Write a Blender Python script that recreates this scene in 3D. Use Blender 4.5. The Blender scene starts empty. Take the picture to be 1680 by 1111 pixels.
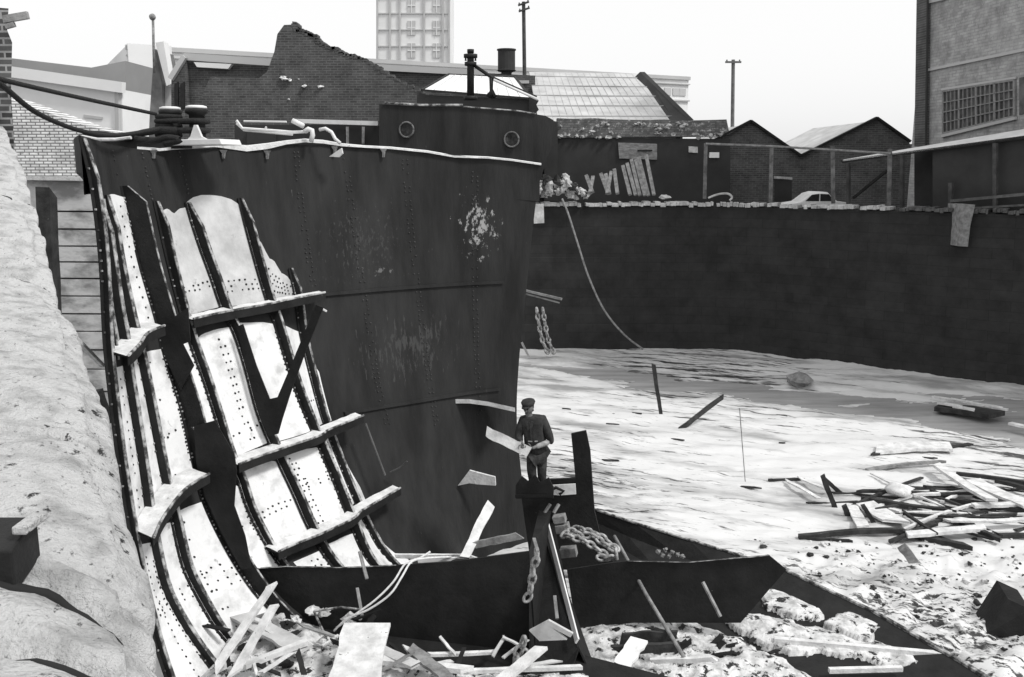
import bpy, bmesh, math, random
from mathutils import Vector, noise, Matrix
random.seed(7)
R_ = math.radians
scn = bpy.context.scene
C = scn.collection
# ---------------------------------------------------------------- camera, sky, sun, exposure
PITCH = R_(10.8); FPX = 1500.0
cam = bpy.data.objects.new('camera', bpy.data.cameras.new('camera')); C.objects.link(cam)
cam.data.sensor_width = 36; cam.data.lens = 36*FPX/1680.0
cam.data.clip_start = 0.05; cam.data.clip_end = 3000
cam.location = (0, 0, 0); cam.rotation_euler = (math.pi/2-PITCH, 0, 0)
scn.camera = cam
SKYK = 4.25
SUN_EL = R_(52); SUN_AZ = R_(118)      # azimuth of the sun, clockwise from +Y (behind right)
w = bpy.data.worlds.new('World'); scn.world = w; w.use_nodes = True
nt = w.node_tree; nt.nodes.clear()
sky = nt.nodes.new('ShaderNodeTexSky'); sky.sky_type = 'NISHITA'; sky.sun_disc = False
sky.sun_elevation = SUN_EL; sky.sun_rotation = SUN_AZ
sky.dust_density = 4.0; sky.air_density = 1.6
bw = nt.nodes.new('ShaderNodeRGBToBW'); bg = nt.nodes.new('ShaderNodeBackground'); wo = nt.nodes.new('ShaderNodeOutputWorld')
pw_ = nt.nodes.new('ShaderNodeMath'); pw_.operation = 'POWER'; pw_.inputs[1].default_value = .12      # overcast: the veil evens the sky out
ml_ = nt.nodes.new('ShaderNodeMath'); ml_.operation = 'MULTIPLY'; ml_.inputs[1].default_value = SKYK
nt.links.new(sky.outputs[0], bw.inputs[0]); nt.links.new(bw.outputs[0], pw_.inputs[0]); nt.links.new(pw_.outputs[0], ml_.inputs[0]); nt.links.new(ml_.outputs[0], bg.inputs[0]); nt.links.new(bg.outputs[0], wo.inputs[0])
bg.inputs[1].default_value = 0.12
sl = bpy.data.lights.new('sun', 'SUN'); sl.energy = 1.5; sl.angle = R_(10); sl.color = (1, .995, .98)
so = bpy.data.objects.new('sun', sl); C.objects.link(so)
sd = Vector((math.sin(SUN_AZ)*math.cos(SUN_EL), math.cos(SUN_AZ)*math.cos(SUN_EL), math.sin(SUN_EL)))
so.rotation_euler = sd.to_track_quat('Z', 'Y').to_euler()
scn.view_settings.view_transform = 'Standard'; scn.view_settings.look = 'None'
scn.view_settings.exposure = 0.75; scn.view_settings.gamma = 1
# ---------------------------------------------------------------- geometry of the view
cp, sp = math.cos(PITCH), math.sin(PITCH)
def ray(px, py):
    a = (px-840)/FPX; b = (py-555.5)/FPX
    return Vector((a, cp-b*sp, -sp-b*cp))
def P(px, py, z): d = ray(px, py); return d*(z/d.z)
def PY(px, py, Y): d = ray(px, py); return d*(Y/d.y)
AX = R_(12)
AV = Vector((math.sin(AX), math.cos(AX), 0)); BV = Vector((math.cos(AX), -math.sin(AX), 0)); UP = Vector((0, 0, 1))
def PC(px, py, c): d = ray(px, py); return d*(c/d.dot(AV))
def PW(px, py, A, B):                       # on the vertical plane through A and B
    n = Vector((B.y-A.y, A.x-B.x, 0)); d = ray(px, py); return d*(n.dot(A)/n.dot(d))
MUD = -8.8; QUAY = -2.85
# ---------------------------------------------------------------- materials
MATS = {}
def mat(name, c1, c2=None, scale=3.0, rot=0, lo=.35, hi=.65, rough=.85, bump=.3, bscale=None, stretch=(1, 1, 1), spec=None, sscale=20, sth=.62, sstretch=(1, 1, 1), metallic=0, patch=None, detail=6, spw=.05):
    if name in MATS: return MATS[name]
    m = bpy.data.materials.new(name); m.use_nodes = True; MATS[name] = m
    t = m.node_tree; N = t.nodes; L = t.links; b = N['Principled BSDF']
    b.inputs['Roughness'].default_value = rough; b.inputs['Metallic'].default_value = metallic
    b.inputs['Specular IOR Level'].default_value = .25
    c2 = c1 if c2 is None else c2
    tc = N.new('ShaderNodeTexCoord')
    def nz(sc, st, det=detail, r=.6):
        mp = N.new('ShaderNodeMapping'); mp.inputs['Scale'].default_value = st; L.new(tc.outputs['Object'], mp.inputs[0])
        if rot:
            m0 = N.new('ShaderNodeMapping'); m0.inputs['Rotation'].default_value = (0, 0, rot); L.new(tc.outputs['Object'], m0.inputs[0]); L.new(m0.outputs[0], mp.inputs[0])
        n = N.new('ShaderNodeTexNoise'); n.inputs['Scale'].default_value = sc; n.inputs['Detail'].default_value = det; n.inputs['Roughness'].default_value = r
        L.new(mp.outputs[0], n.inputs['Vector']); return n
    n1 = nz(scale, stretch)
    cr = N.new('ShaderNodeValToRGB'); cr.color_ramp.elements[0].position = lo; cr.color_ramp.elements[1].position = hi
    cr.color_ramp.elements[0].color = (c1, c1, c1, 1); cr.color_ramp.elements[1].color = (c2, c2, c2, 1)
    L.new(n1.outputs[0], cr.inputs[0]); out = cr.outputs[0]
    def mixin(out, colour, fac):
        mx = N.new('ShaderNodeMix'); mx.data_type = 'RGBA'
        mx.inputs[7].default_value = (colour, colour, colour, 1)
        L.new(fac, mx.inputs[0]); L.new(out, mx.inputs[6]); return mx.outputs[2]
    if spec is not None:
        n2 = nz(sscale, sstretch, 4, .7); r2 = N.new('ShaderNodeMapRange')
        r2.inputs[1].default_value = sth; r2.inputs[2].default_value = sth+spw
        L.new(n2.outputs[0], r2.inputs[0]); out = mixin(out, spec, r2.outputs[0])
    for pt in (patch or []):          # worn patch of another colour round a place on the thing
        (cx, cy, cz), (rx, rz), colour, psc, pth, pst = pt
        mp = N.new('ShaderNodeMapping'); mp.vector_type = 'TEXTURE'; mp.inputs['Location'].default_value = (cx, cy, cz); mp.inputs['Scale'].default_value = (rx, rx*1.6, rz)
        L.new(tc.outputs['Object'], mp.inputs[0])
        g = N.new('ShaderNodeVectorMath'); g.operation = 'LENGTH'; L.new(mp.outputs[0], g.inputs[0])
        r3 = N.new('ShaderNodeMapRange'); r3.inputs[1].default_value = 1; r3.inputs[2].default_value = 0; r3.inputs[3].default_value = 0; r3.inputs[4].default_value = .35
        L.new(g.outputs['Value'], r3.inputs[0])
        n3 = nz(psc, pst, 5, .7); ad = N.new('ShaderNodeMath'); ad.operation = 'ADD'; L.new(n3.outputs[0], ad.inputs[0]); L.new(r3.outputs[0], ad.inputs[1])
        r4 = N.new('ShaderNodeMapRange'); r4.inputs[1].default_value = pth; r4.inputs[2].default_value = pth+.06; L.new(ad.outputs[0], r4.inputs[0])
        out = mixin(out, colour, r4.outputs[0])
    L.new(out, b.inputs['Base Color'])
    if bump:
        n4 = nz(bscale or scale*4, stretch); bp = N.new('ShaderNodeBump'); bp.inputs['Strength'].default_value = bump; bp.inputs['Distance'].default_value = .03
        L.new(n4.outputs[0], bp.inputs['Height']); L.new(bp.outputs[0], b.inputs['Normal'])
    return m
def brick(name, c1, c2, mortar, ang=0, s=1.0, bw_=.23, bh=.075, ms=.012, pale=None, pth=.6, bump=.3, psc=1.2):
    if name in MATS: return MATS[name]
    m = bpy.data.materials.new(name); m.use_nodes = True; MATS[name] = m
    t = m.node_tree; N = t.nodes; L = t.links; b = N['Principled BSDF']; b.inputs['Roughness'].default_value = .9; b.inputs['Specular IOR Level'].default_value = .2
    tc = N.new('ShaderNodeTexCoord'); sx = N.new('ShaderNodeSeparateXYZ'); L.new(tc.outputs['Object'], sx.inputs[0])
    dt = N.new('ShaderNodeVectorMath'); dt.operation = 'DOT_PRODUCT'; dt.inputs[1].default_value = (math.cos(ang), math.sin(ang), 0); L.new(tc.outputs['Object'], dt.inputs[0])
    cb = N.new('ShaderNodeCombineXYZ'); L.new(dt.outputs['Value'], cb.inputs[0]); L.new(sx.outputs[2], cb.inputs[1])
    br = N.new('ShaderNodeTexBrick'); br.inputs['Scale'].default_value = 1; br.inputs['Brick Width'].default_value = bw_*s; br.inputs['Row Height'].default_value = bh*s; br.inputs['Mortar Size'].default_value = ms*s
    for k, v in (('Color1', c1), ('Color2', c2), ('Mortar', mortar)): br.inputs[k].default_value = (v, v, v, 1)
    L.new(cb.outputs[0], br.inputs[0])
    n = N.new('ShaderNodeTexNoise'); n.inputs['Scale'].default_value = psc; n.inputs['Detail'].default_value = 8; n.inputs['Roughness'].default_value = .7; L.new(tc.outputs['Object'], n.inputs['Vector'])
    mr = N.new('ShaderNodeMapRange'); mr.inputs[1].default_value = .3; mr.inputs[2].default_value = .7; mr.inputs[3].default_value = .65; mr.inputs[4].default_value = 1.4; L.new(n.outputs[0], mr.inputs[0])
    mx = N.new('ShaderNodeMix'); mx.data_type = 'RGBA'; mx.blend_type = 'MULTIPLY'; mx.inputs[0].default_value = 1; L.new(br.outputs[0], mx.inputs[6]); L.new(mr.outputs[0], mx.inputs[7])
    out = mx.outputs[2]
    if pale is not None:
        n2 = N.new('ShaderNodeTexNoise'); n2.inputs['Scale'].default_value = psc*2.2; n2.inputs['Detail'].default_value = 8; n2.inputs['Roughness'].default_value = .75
        L.new(cb.outputs[0], n2.inputs['Vector']); m2 = N.new('ShaderNodeMapRange'); m2.inputs[1].default_value = pth; m2.inputs[2].default_value = pth+.06; L.new(n2.outputs[0], m2.inputs[0])
        x2 = N.new('ShaderNodeMix'); x2.data_type = 'RGBA'; x2.inputs[7].default_value = (pale, pale, pale, 1); L.new(m2.outputs[0], x2.inputs[0]); L.new(out, x2.inputs[6]); out = x2.outputs[2]
    L.new(out, b.inputs['Base Color'])
    bp = N.new('ShaderNodeBump'); bp.inputs['Strength'].default_value = bump; bp.inputs['Distance'].default_value = .02; L.new(br.outputs['Fac'], bp.inputs['Height']); bp.invert = True; L.new(bp.outputs[0], b.inputs['Normal'])
    return m
PATCH = [((PC(788, 372, 19.25))[:], (.75, 1.25), .34, 7, .74, (1.2, 1.2, .7)), ((PC(670, 575, 18))[:], (2.2, 1.4), .055, 7, .77, (2.2, 2.2, .45)), ((PC(600, 400, 17.5))[:], (2.6, 2.2), .05, 11, .83, (1.5, 1.5, .7)), ((PC(620, 450, 17.8))[:], (1.2, .3), .13, 6, .80, (1, 1, 1)), ((PC(270, 290, 14))[:], (.5, .4), .13, 6, .80, (1, 1, 1))]
m_steel = mat('dark_rusty_steel', .015, .032, scale=1.3, rough=.8, bump=.35, bscale=9, stretch=(1.6, 1.6, .35), spec=.10, sscale=3.2, sth=.70, sstretch=(3.5, 3.5, .8), patch=PATCH)
m_steel2 = mat('dark_steel_members', .010, .020, scale=2.5, rough=.75, bump=.4, bscale=14, spec=.12, sscale=7, sth=.72)
m_flange = mat('worn_steel_edge', .05, .5, scale=7, lo=.42, hi=.62, rough=.7, bump=.3)
m_plate = mat('pale_limewashed_plate', .52, .80, scale=2.4, lo=.32, hi=.5, rough=.75, bump=.3, bscale=10, spec=.20, sscale=4.5, sth=.66, spw=.10, sstretch=(1, 1, .6))
m_plate_g = mat('greyer_limewashed_plate', .42, .62, scale=2.2, rough=.75, bump=.22, bscale=10, spec=.18, sscale=3.2, sth=.62, spw=.15)
m_rivet = mat('dark_rivets', .02, .03, rough=.7, bump=0)
m_ledge = mat('silt_covered_ledge', .55, .8, scale=5, rough=.9, bump=.6, bscale=22, stretch=(1, 1, 1), spec=.2, sscale=9, sth=.66)
m_black = mat('black_iron', .012, .022, scale=5, rough=.6, bump=.3)
m_wood = mat('bleached_timber', .50, .78, scale=4, rough=.85, bump=.5, bscale=18, stretch=(1, 1, 1), spec=.16, sscale=8, sth=.66)
m_wood_d = mat('wet_dark_timber', .018, .05, scale=4, rough=.7, bump=.5, bscale=18, spec=.2, sscale=9, sth=.7)
m_wood_g = mat('grey_timber', .14, .30, scale=5, rough=.85, bump=.5, bscale=20)
m_rope = mat('dark_hemp_rope', .02, .035, scale=30, rough=.95, bump=.8, bscale=60)
m_rope_p = mat('pale_cable', .6, .78, scale=20, rough=.8, bump=.3)
m_mud = mat('wet_mud', .30, .66, scale=.5, rot=R_(22), lo=.34, hi=.50, rough=.5, bump=.6, bscale=3.0, stretch=(.45, 1.5, 1), spec=.20, sscale=1.1, sth=.62, sstretch=(.35, 1.8, 1), detail=9, spw=.10,
  patch=[((2.0, 24, -8.8), (14, 3), .05, 3.0, .84, (.28, 2.0, 1)), ((16, 27, -8.8), (12, 3), .07, 2.2, .80, (.22, 2.0, 1)), ((8, 38, -8.8), (14, 3), .04, 1.6, .80, (.2, 2.2, 1)),
         ((6.5, 15.5, -8.8), (6.5, 3), .12, 2.4, .80, (.8, 2.0, 1)), ((8.5, 16.0, -8.8), (6, 3), .03, 5, .82, (.6, 1.8, 1))])
m_silt = mat('silt_and_chippings', .30, .70, scale=4, lo=.32, hi=.56, rough=.85, bump=.9, bscale=16, spec=.03, sscale=4.5, sth=.545)
m_dockw = mat('dark_wet_dock_masonry', .030, .045, scale=.6, rough=.8, bump=.4, bscale=5, stretch=(1.2, 1.2, .5), spec=.11, sscale=2.2, sth=.70, sstretch=(1.6, 1.6, .7))
m_stone = mat('weathered_granite', .34, .58, scale=7, lo=.32, hi=.55, rough=.9, bump=1.0, bscale=55, spec=.13, sscale=26, sth=.60, sstretch=(1.3, .9, 1), spw=.10,
  patch=[((-1.5, 3.5, -1.1), (5, 5), .04, 13, .93, (1.2, .8, 1))])
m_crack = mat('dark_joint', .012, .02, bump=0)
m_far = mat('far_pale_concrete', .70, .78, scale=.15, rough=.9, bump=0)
m_far_g = mat('far_grey_concrete', .42, .50, scale=.1, rough=.9, bump=0, spec=.55, sscale=.2, sth=.72)
m_glass = mat('far_window', .46, .54, scale=.3, rough=.3, bump=0)  # tower panes and bands kept pale: distance haze is in the colour
m_white = mat('white_render', .72, .8, scale=.3, rough=.9, bump=.1)
m_roofp = mat('pale_sheet_roof', .40, .55, scale=.7, rough=.8, bump=.2, stretch=(1, 1, 3))
m_metal = mat('pale_sheet_metal', .6, .75, scale=1.5, rough=.6, bump=.1, spec=.2, sscale=4, sth=.68)
m_dpaint = mat('dark_tarred_wall', .034, .048, scale=.8, rough=.85, bump=.2, spec=.12, sscale=3, sth=.72)
m_quayg = mat('quay_cinders', .10, .22, scale=2, rough=.95, bump=.5)
m_dockw = brick('dark_dock_masonry', .025, .030, .021, s=1.0, bw_=1.3, bh=.42, ms=.012, pale=.09, pth=.69, psc=.9, bump=.12)
b_ruin = brick('sooty_brick', .055, .085, .115, s=1.7, pale=.2, pth=.68)
b_right = brick('pale_grey_brick', .31, .40, .30, ang=R_(-40), s=2.0, pale=.44, pth=.58)
b_saw = brick('mottled_brick', .065, .10, .13, s=1.7, pale=.28, pth=.64)
b_rub = brick('crumbling_brick', .10, .17, .10, s=1.5, pale=.42, pth=.55, psc=2.0)
b_white = brick('whitewashed_brick', .60, .75, .18, s=1.0, pale=.10, pth=.60, ms=.014, psc=2)
b_pillar = brick('dark_pillar_brick', .05, .12, .3, s=1.0)
# ---------------------------------------------------------------- mesh builder and tagging
class MB:
    def __init__(s): s.v = []; s.f = []; s.m = []
    def add(s, vs, fs, mi=0):
        o = len(s.v); s.v += [Vector(v) for v in vs]
        for f in fs: s.f.append([o+i for i in f]); s.m.append(mi)
    def box(s, c, x, y, z, mi=0):          # centre and three half vectors
        vs = [c+x*a+y*b+z*d for a in (-1, 1) for b in (-1, 1) for d in (-1, 1)]
        s.add(vs, [(0, 1, 3, 2), (4, 6, 7, 5), (0, 4, 5, 1), (2, 3, 7, 6), (0, 2, 6, 4), (1, 5, 7, 3)], mi)
    def bar(s, p, q, wd, th, up=UP, mi=0):
        p = Vector(p); q = Vector(q); d = (q-p); l = d.length; d = d/l
        x = d.cross(up)
        if x.length < .05: x = d.cross(Vector((1, 0, 0)))
        x.normalize(); y = x.cross(d).normalized()
        s.box((p+q)/2, x*wd/2, y*th/2, d*l/2, mi)
    def plank(s, p, q, wd, th, up=UP, mi=0, rag=.06, n=9, bend=.012):   # worn timber: slightly bent, chipped ends and edges
        p = Vector(p); q = Vector(q); d = q-p; l = d.length; d = d/l
        x = d.cross(up)
        if x.length < .05: x = d.cross(Vector((1, 0, 0)))
        x.normalize(); y = x.cross(d).normalized(); rs = random.random()*50
        rings = []
        for i in range(n+1):
            t = i/n; c = p.lerp(q, t)+y*math.sin(t*3.1)*l*bend*math.sin(rs)+x*noise.noise(Vector((t*3, rs, 0)))*min(wd, .2)*.15
            w0 = wd/2*(1+.22*noise.noise(Vector((t*6, rs, 3)))); w1 = wd/2*(1+.22*noise.noise(Vector((t*6, rs, 9))))
            e0 = e1 = 0
            if i in (0, n): e0 = random.uniform(-1, 1)*rag*3; e1 = random.uniform(-1, 1)*rag*3
            rings.append([c-x*w0-y*th/2+d*e0, c+x*w1-y*th/2+d*e1, c+x*w1+y*th/2+d*e1, c-x*w0+y*th/2+d*e0])
        s.loft(rings, True, True, mi)
    def loft(s, rings, closed=True, caps=False, mi=0):
        n = len(rings[0]); o = len(s.v)
        for r in rings: s.v += [Vector(p) for p in r]
        for i in range(len(rings)-1):
            for j in range(n if closed else n-1):
                k = (j+1) % n; s.f.append([o+i*n+j, o+i*n+k, o+(i+1)*n+k, o+(i+1)*n+j]); s.m.append(mi)
        if caps:
            s.f.append([o+j for j in range(n)][::-1]); s.m.append(mi)
            s.f.append([o+(len(rings)-1)*n+j for j in range(n)]); s.m.append(mi)
    def tube(s, pts, r, n=8, mi=0, caps=True):
        pts = [Vector(p) for p in pts]; rings = []; prev = None
        for i, p in enumerate(pts):
            d = (pts[min(i+1, len(pts)-1)]-pts[max(i-1, 0)]).normalized()
            ref = prev if prev is not None else (UP if abs(d.z) < .9 else Vector((1, 0, 0)))
            x = (ref-d*ref.dot(d)); x.normalize(); prev = x; y = d.cross(x)
            rr = r[i] if isinstance(r, (list, tuple)) else r
            rings.append([p+x*rr*math.cos(2*math.pi*k/n)+y*rr*math.sin(2*math.pi*k/n) for k in range(n)])
        s.loft(rings, True, caps, mi)
    def prism(s, pts, ext, mi=0):          # polygon pushed through ext
        n = len(pts); a = [Vector(p) for p in pts]; b = [p+ext for p in a]; o = len(s.v); s.v += a+b
        s.f.append([o+i for i in range(n)]); s.f.append([o+n+i for i in range(n)][::-1]); s.m += [mi, mi]
        for i in range(n): k = (i+1) % n; s.f.append([o+i, o+n+i, o+n+k, o+k]); s.m.append(mi)
    def blob(s, c, r, seed=0, n=7, mi=0, squash=1.0, rough=.35):
        c = Vector(c); o = len(s.v); c_ = []
        rows = n; cols = n+3
        for i in range(rows+1):
            th = math.pi*i/rows
            for j in range(cols):
                ph = 2*math.pi*j/cols; d = Vector((math.sin(th)*math.cos(ph), math.sin(th)*math.sin(ph), math.cos(th)))
                k = 1+rough*noise.noise(d*1.7+Vector((seed*3.1, seed, 0)))*2
                s.v.append(c+Vector((d.x*r*k, d.y*r*k, d.z*r*k*squash)))
        for i in range(rows):
            for j in range(cols): k = (j+1) % cols; s.f.append([o+i*cols+j, o+i*cols+k, o+(i+1)*cols+k, o+(i+1)*cols+j]); s.m.append(mi)
    def build(s, name, mats, parent=None, smooth=False, bevel=0):
        me = bpy.data.meshes.new(name); me.from_pydata([tuple(v) for v in s.v], [], s.f)
        if not isinstance(mats, (list, tuple)): mats = [mats]
        for m in mats: me.materials.append(m)
        me.polygons.foreach_set('material_index', s.m)
        bm = bmesh.new(); bm.from_mesh(me); bmesh.ops.recalc_face_normals(bm, faces=bm.faces); bm.to_mesh(me); bm.free()
        if smooth: me.polygons.foreach_set('use_smooth', [True]*len(me.polygons))
        o = bpy.data.objects.new(name, me); C.objects.link(o)
        if parent is not None: o.parent = parent; o.matrix_parent_inverse = parent.matrix_world.inverted()
        if bevel:
            b = o.modifiers.new('b', 'BEVEL'); b.width = bevel; b.segments = 2; b.limit_method = 'ANGLE'
        return o
def tag(o, label=None, cat=None, group=None, kind=None):
    if label: o['label'] = label
    if cat: o['category'] = cat
    if group: o['group'] = group
    if kind: o['kind'] = kind
    return o
def empty(name, loc, label=None, cat=None, group=None):
    o = bpy.data.objects.new(name, None); C.objects.link(o); o.location = loc; o.empty_display_size = .2
    o.matrix_world = Matrix.Translation(Vector(loc)); return tag(o, label, cat, group)
def one(name, fn, m, label, cat, group=None, smooth=False, kind=None, bevel=0):
    b = MB(); fn(b); return tag(b.build(name, m, None, smooth, bevel), label, cat, group, kind)
def poly(ps, fn): return [fn(*p) for p in ps]
def fbm(x, y, s=1.0, o=4):
    v = 0; a = 1
    for k in range(o): v += a*noise.noise(Vector((x*s, y*s, k*7.3))); s *= 2.1; a *= .5
    return v
# ---------------------------------------------------------------- the ground: mud, stream, quay
STR_U = [(700, 590), (860, 589), (950, 596), (1100, 606), (1290, 628), (1400, 640), (1480, 634), (1560, 632), (1680, 640), (1900, 660)]
STR_L = [(700, 592), (860, 600), (930, 612), (1000, 628), (1060, 642), (1180, 652), (1300, 664), (1400, 684), (1500, 694), (1600, 716), (1680, 736), (1900, 790)]
def polyint(pts, x):
    if x <= pts[0][0]: return pts[0][1]
    for (a, b), (c, d) in zip(pts, pts[1:]):
        if x <= c: return b+(d-b)*(x-a)/(c-a)
    return pts[-1][1]
SU = [P(x, y, MUD) for x, y in STR_U]; SLo = [P(x, y, MUD) for x, y in STR_L]
def mud_h(x, y):
    yu = polyint([(p.x, p.y) for p in SU], x); yl = polyint([(p.x, p.y) for p in SLo], x)
    h = MUD+.10*fbm(x*.35, y*.9, 1, 4)+.03*fbm(x, y*3, 2.0, 3)
    if x > SU[0].x:
        mid = (yu+yl)/2; hw = abs(yu-yl)/2+.01; t = abs(y-mid)/hw
        h -= .20*max(0, 1-t*t*.8) if t < 1.12 else 0
        if t >= 1.12: h += .02
    rub = max(0, min(1, (x-2.5)/2))*max(0, min(1, (19.3+.08*x-y)/1.2))
    if rub > 0: h += rub*(.10+.20*fbm(x, y, 1.6, 4)+.10*abs(noise.noise(Vector((x*3, y*3, 0)))))
    return h
mb = MB(); ys = [4.0]
while ys[-1] < 60: ys.append(ys[-1]+max(.07, ys[-1]*.0052))
NX = 420; rings = []
for y in ys:
    hw = 10+y*.95; rings.append([Vector((x, y, mud_h(x, y))) for x in [(-.5*hw)+(1.5*hw)*i/NX for i in range(NX+1)]])
mb.loft(rings, False)
tag(mb.build('mud', m_mud, None, True), kind='structure')
mb = MB(); hz = -8.93
mb.add([(-20, 4, hz), (75, 4, hz), (75, 60, hz), (-20, 60, hz)], [(0, 1, 2, 3)])
m_wat = mat('stream_water', .30, .46, scale=.8, rough=.22, bump=.25, bscale=2.5, stretch=(.4, 1.8, 1)); m_wat.node_tree.nodes['Principled BSDF'].inputs['Specular IOR Level'].default_value = .7
tag(mb.build('water', m_wat), kind='structure')
# far dock wall: base line follows the curve of the dock
WB = [(300, 578), (600, 574), (850, 573), (1000, 573), (1150, 574), (1250, 580), (1400, 598), (1550, 618), (1680, 634), (1900, 664)]
wb = [P(x, y, MUD) for x, y in WB]
def smoothline(pts, n):
    out = []
    for i in range(len(pts)-1):
        p0 = pts[max(i-1, 0)]; p1 = pts[i]; p2 = pts[i+1]; p3 = pts[min(i+2, len(pts)-1)]
        for k in range(n):
            t = k/n; out.append(.5*((2*p1)+(p2-p0)*t+(2*p0-5*p1+4*p2-p3)*t*t+(3*p1-p0-3*p2+p3)*t**3))
    return out+[pts[-1]]
wl = smoothline(wb, 10)
def outn(i, l=wl):
    d = l[min(i+1, len(l)-1)]-l[max(i-1, 0)]; n = Vector((-d.y, d.x, 0)).normalized(); return n if n.y > 0 else -n
dockwall = empty('dock_wall', (wl[25].x, wl[25].y, MUD), 'long dark curved dock wall beyond the mud', 'wall')
mb = MB(); prof = [(.0, -1.0), (.0, 0), (.10, 1.2), (.12, 1.22), (.2, 2.6), (.22, 2.62), (.32, 4.4), (.34, 4.42), (.42, 5.8), (.44, 5.82), (.48, 6.82), (1.6, 6.83), (3, 5)]
rings = []
for i, p in enumerate(wl):
    n = outn(i); rings.append([Vector((p.x, p.y, MUD))+n*(a+.02*noise.noise(Vector((p.x, b*2, 0))))+UP*b for a, b in prof])
mb.loft(rings, False); mb.build('wall_face', m_dockw, dockwall)
mb = MB(); mb2 = MB(); xc = P(1440, 604, MUD).x
for i in range(12, len(wl)-1):
    n = outn(i)
    sp_ = random.uniform(.25, .75)
    for k, k2 in ((0, sp_), (sp_, 1)):
        if random.random() < .12: continue
        p = wl[i].lerp(wl[i+1], k+.004); q = wl[i].lerp(wl[i+1], k2-.004); h = 6.93+random.uniform(-.05, .04); th = random.uniform(.07, .1)
        (mb2 if p.x > xc else mb).box((p+q)/2+n*(.72+random.uniform(-.04, .04))+UP*h, (q-p)/2, n*.4, UP*th)
m_cop = mat('pale_worn_coping', .30, .62, scale=2.5, rough=.9, bump=.6)
mb.build('coping', m_cop, dockwall, bevel=.02); mb2.build('coping', mat('shaded_coping', .05, .12, scale=3), dockwall, bevel=.02)  # right stretch: shade on the coping is put into a darker colour
# quay ground behind the wall
mb = MB(); rings = []
for i, p in enumerate(wl):
    n = outn(i); a = Vector((p.x, p.y, 0))+n*1.15; b = a+n*200; rings.append([Vector((q.x, q.y, QUAY-.02)) for q in (a, b)])
mb.loft(rings, False); mb.add([(-400, 43.6, QUAY-.05), (-9, 43.6, QUAY-.05), (-9, 400, QUAY-.05), (-400, 400, QUAY-.05)], [(0, 1, 2, 3)])
mb.add([(-400, 180, QUAY-.09), (500, 180, QUAY-.09), (500, 1500, QUAY-.09), (-400, 1500, QUAY-.09)], [(0, 1, 2, 3)])
tag(mb.build('quay_ground', m_quayg), kind='structure')
# bottom of everything: ground sheet
mb = MB(); mb.add([(-900, -300, -9.6), (900, -300, -9.6), (900, 1500, -9.6), (-900, 1500, -9.6)], [(0, 1, 2, 3)]); tag(mb.build('ground', m_quayg), kind='structure')
# ---------------------------------------------------------------- near quay: worn granite coping on the left
NS = [(296, 1240, 1.9), (270, 1130, 2.2), (234, 960, 2.65), (198, 800, 3.3), (174, 690, 4.0), (142, 600, 4.8), (92, 480, 6.2), (72, 400, 7.1), (44, 300, 8.6), (24, 250, 9.8), (2, 205, 11.2), (-30, 170, 13)]
ns = smoothline([PY(*s) for s in NS], 12)
LD = Vector((-.88, -.47, 0)).normalized(); QD = Vector((-.47, .88, 0)).normalized()
PR = [(.3, -8), (.2, -3), (.12, -1.2), (.08, -.6), (.05, -.32), (.015, -.12), (.0, 0), (.04, .06), (.10, .12), (.18, .16), (.28, .2), (.42, .23), (.6, .26), (.85, .28), (1.2, .3), (1.7, .31), (2.6, .3), (5, .2), (9, .1)]
def sm1(l, n):
    return [(a.x, a.y) for a in smoothline([Vector((p[0], p[1], 0)) for p in l], n)]
PRs = sm1(PR, 4)
JT = [1.99, 2.27, 2.47, 3.45, 4.6, 6.2, 8.0, 10.0]        # joints between the blocks, by distance
mb = MB(); rings = []; crk = {}
ns2 = []
for i in range(len(ns)-1):
    for k in range(5): ns2.append(ns[i].lerp(ns[i+1], k/5))
for p in ns2:
    r = []
    for a, b in PRs:
        q = p+LD*a+UP*(b if b < 0 else b*min(1, 2.6/max(p.y, .1)))
        g = 0
        for j, jd in enumerate(JT):
            dd = (q.y-jd-.10*noise.noise(Vector((a*2, j, 0)))+.03*a)
            if abs(dd) < .05 and b > -2.5: g = max(g, (1-abs(dd)/.05)*.035)
        fr_b = 0
        for j0, j1 in zip([1.4]+JT, JT+[13]):
            if j0 <= q.y < j1: fr_b = math.sin(math.pi*(q.y-j0)/(j1-j0))
        g -= .03*fr_b*(1 if a > .1 else .15)
        q += UP*(.035*fbm(q.x*1.4, q.y*1.4, 1.5, 4)+.012*fbm(q.x*6, q.y*6, 2, 3)-g)+LD*(.03*fbm(q.z*2+3, q.y*2, 1.2, 3)+g*.7)
        r.append(q)
    rings.append(r)
mb.loft(rings, False); nn_ = len(PRs)-1
for (i, j) in crk:
    if i < len(rings)-1 and j < nn_: mb.m[i*nn_+j] = 1
grid_ = rings
nq = empty('near_quay', (ns2[0].x, ns2[0].y, QUAY), 'pale rounded granite blocks of the near quay in the left foreground', 'quay wall')
mb.build('granite_coping', [m_stone, m_crack], nq, True)
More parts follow.
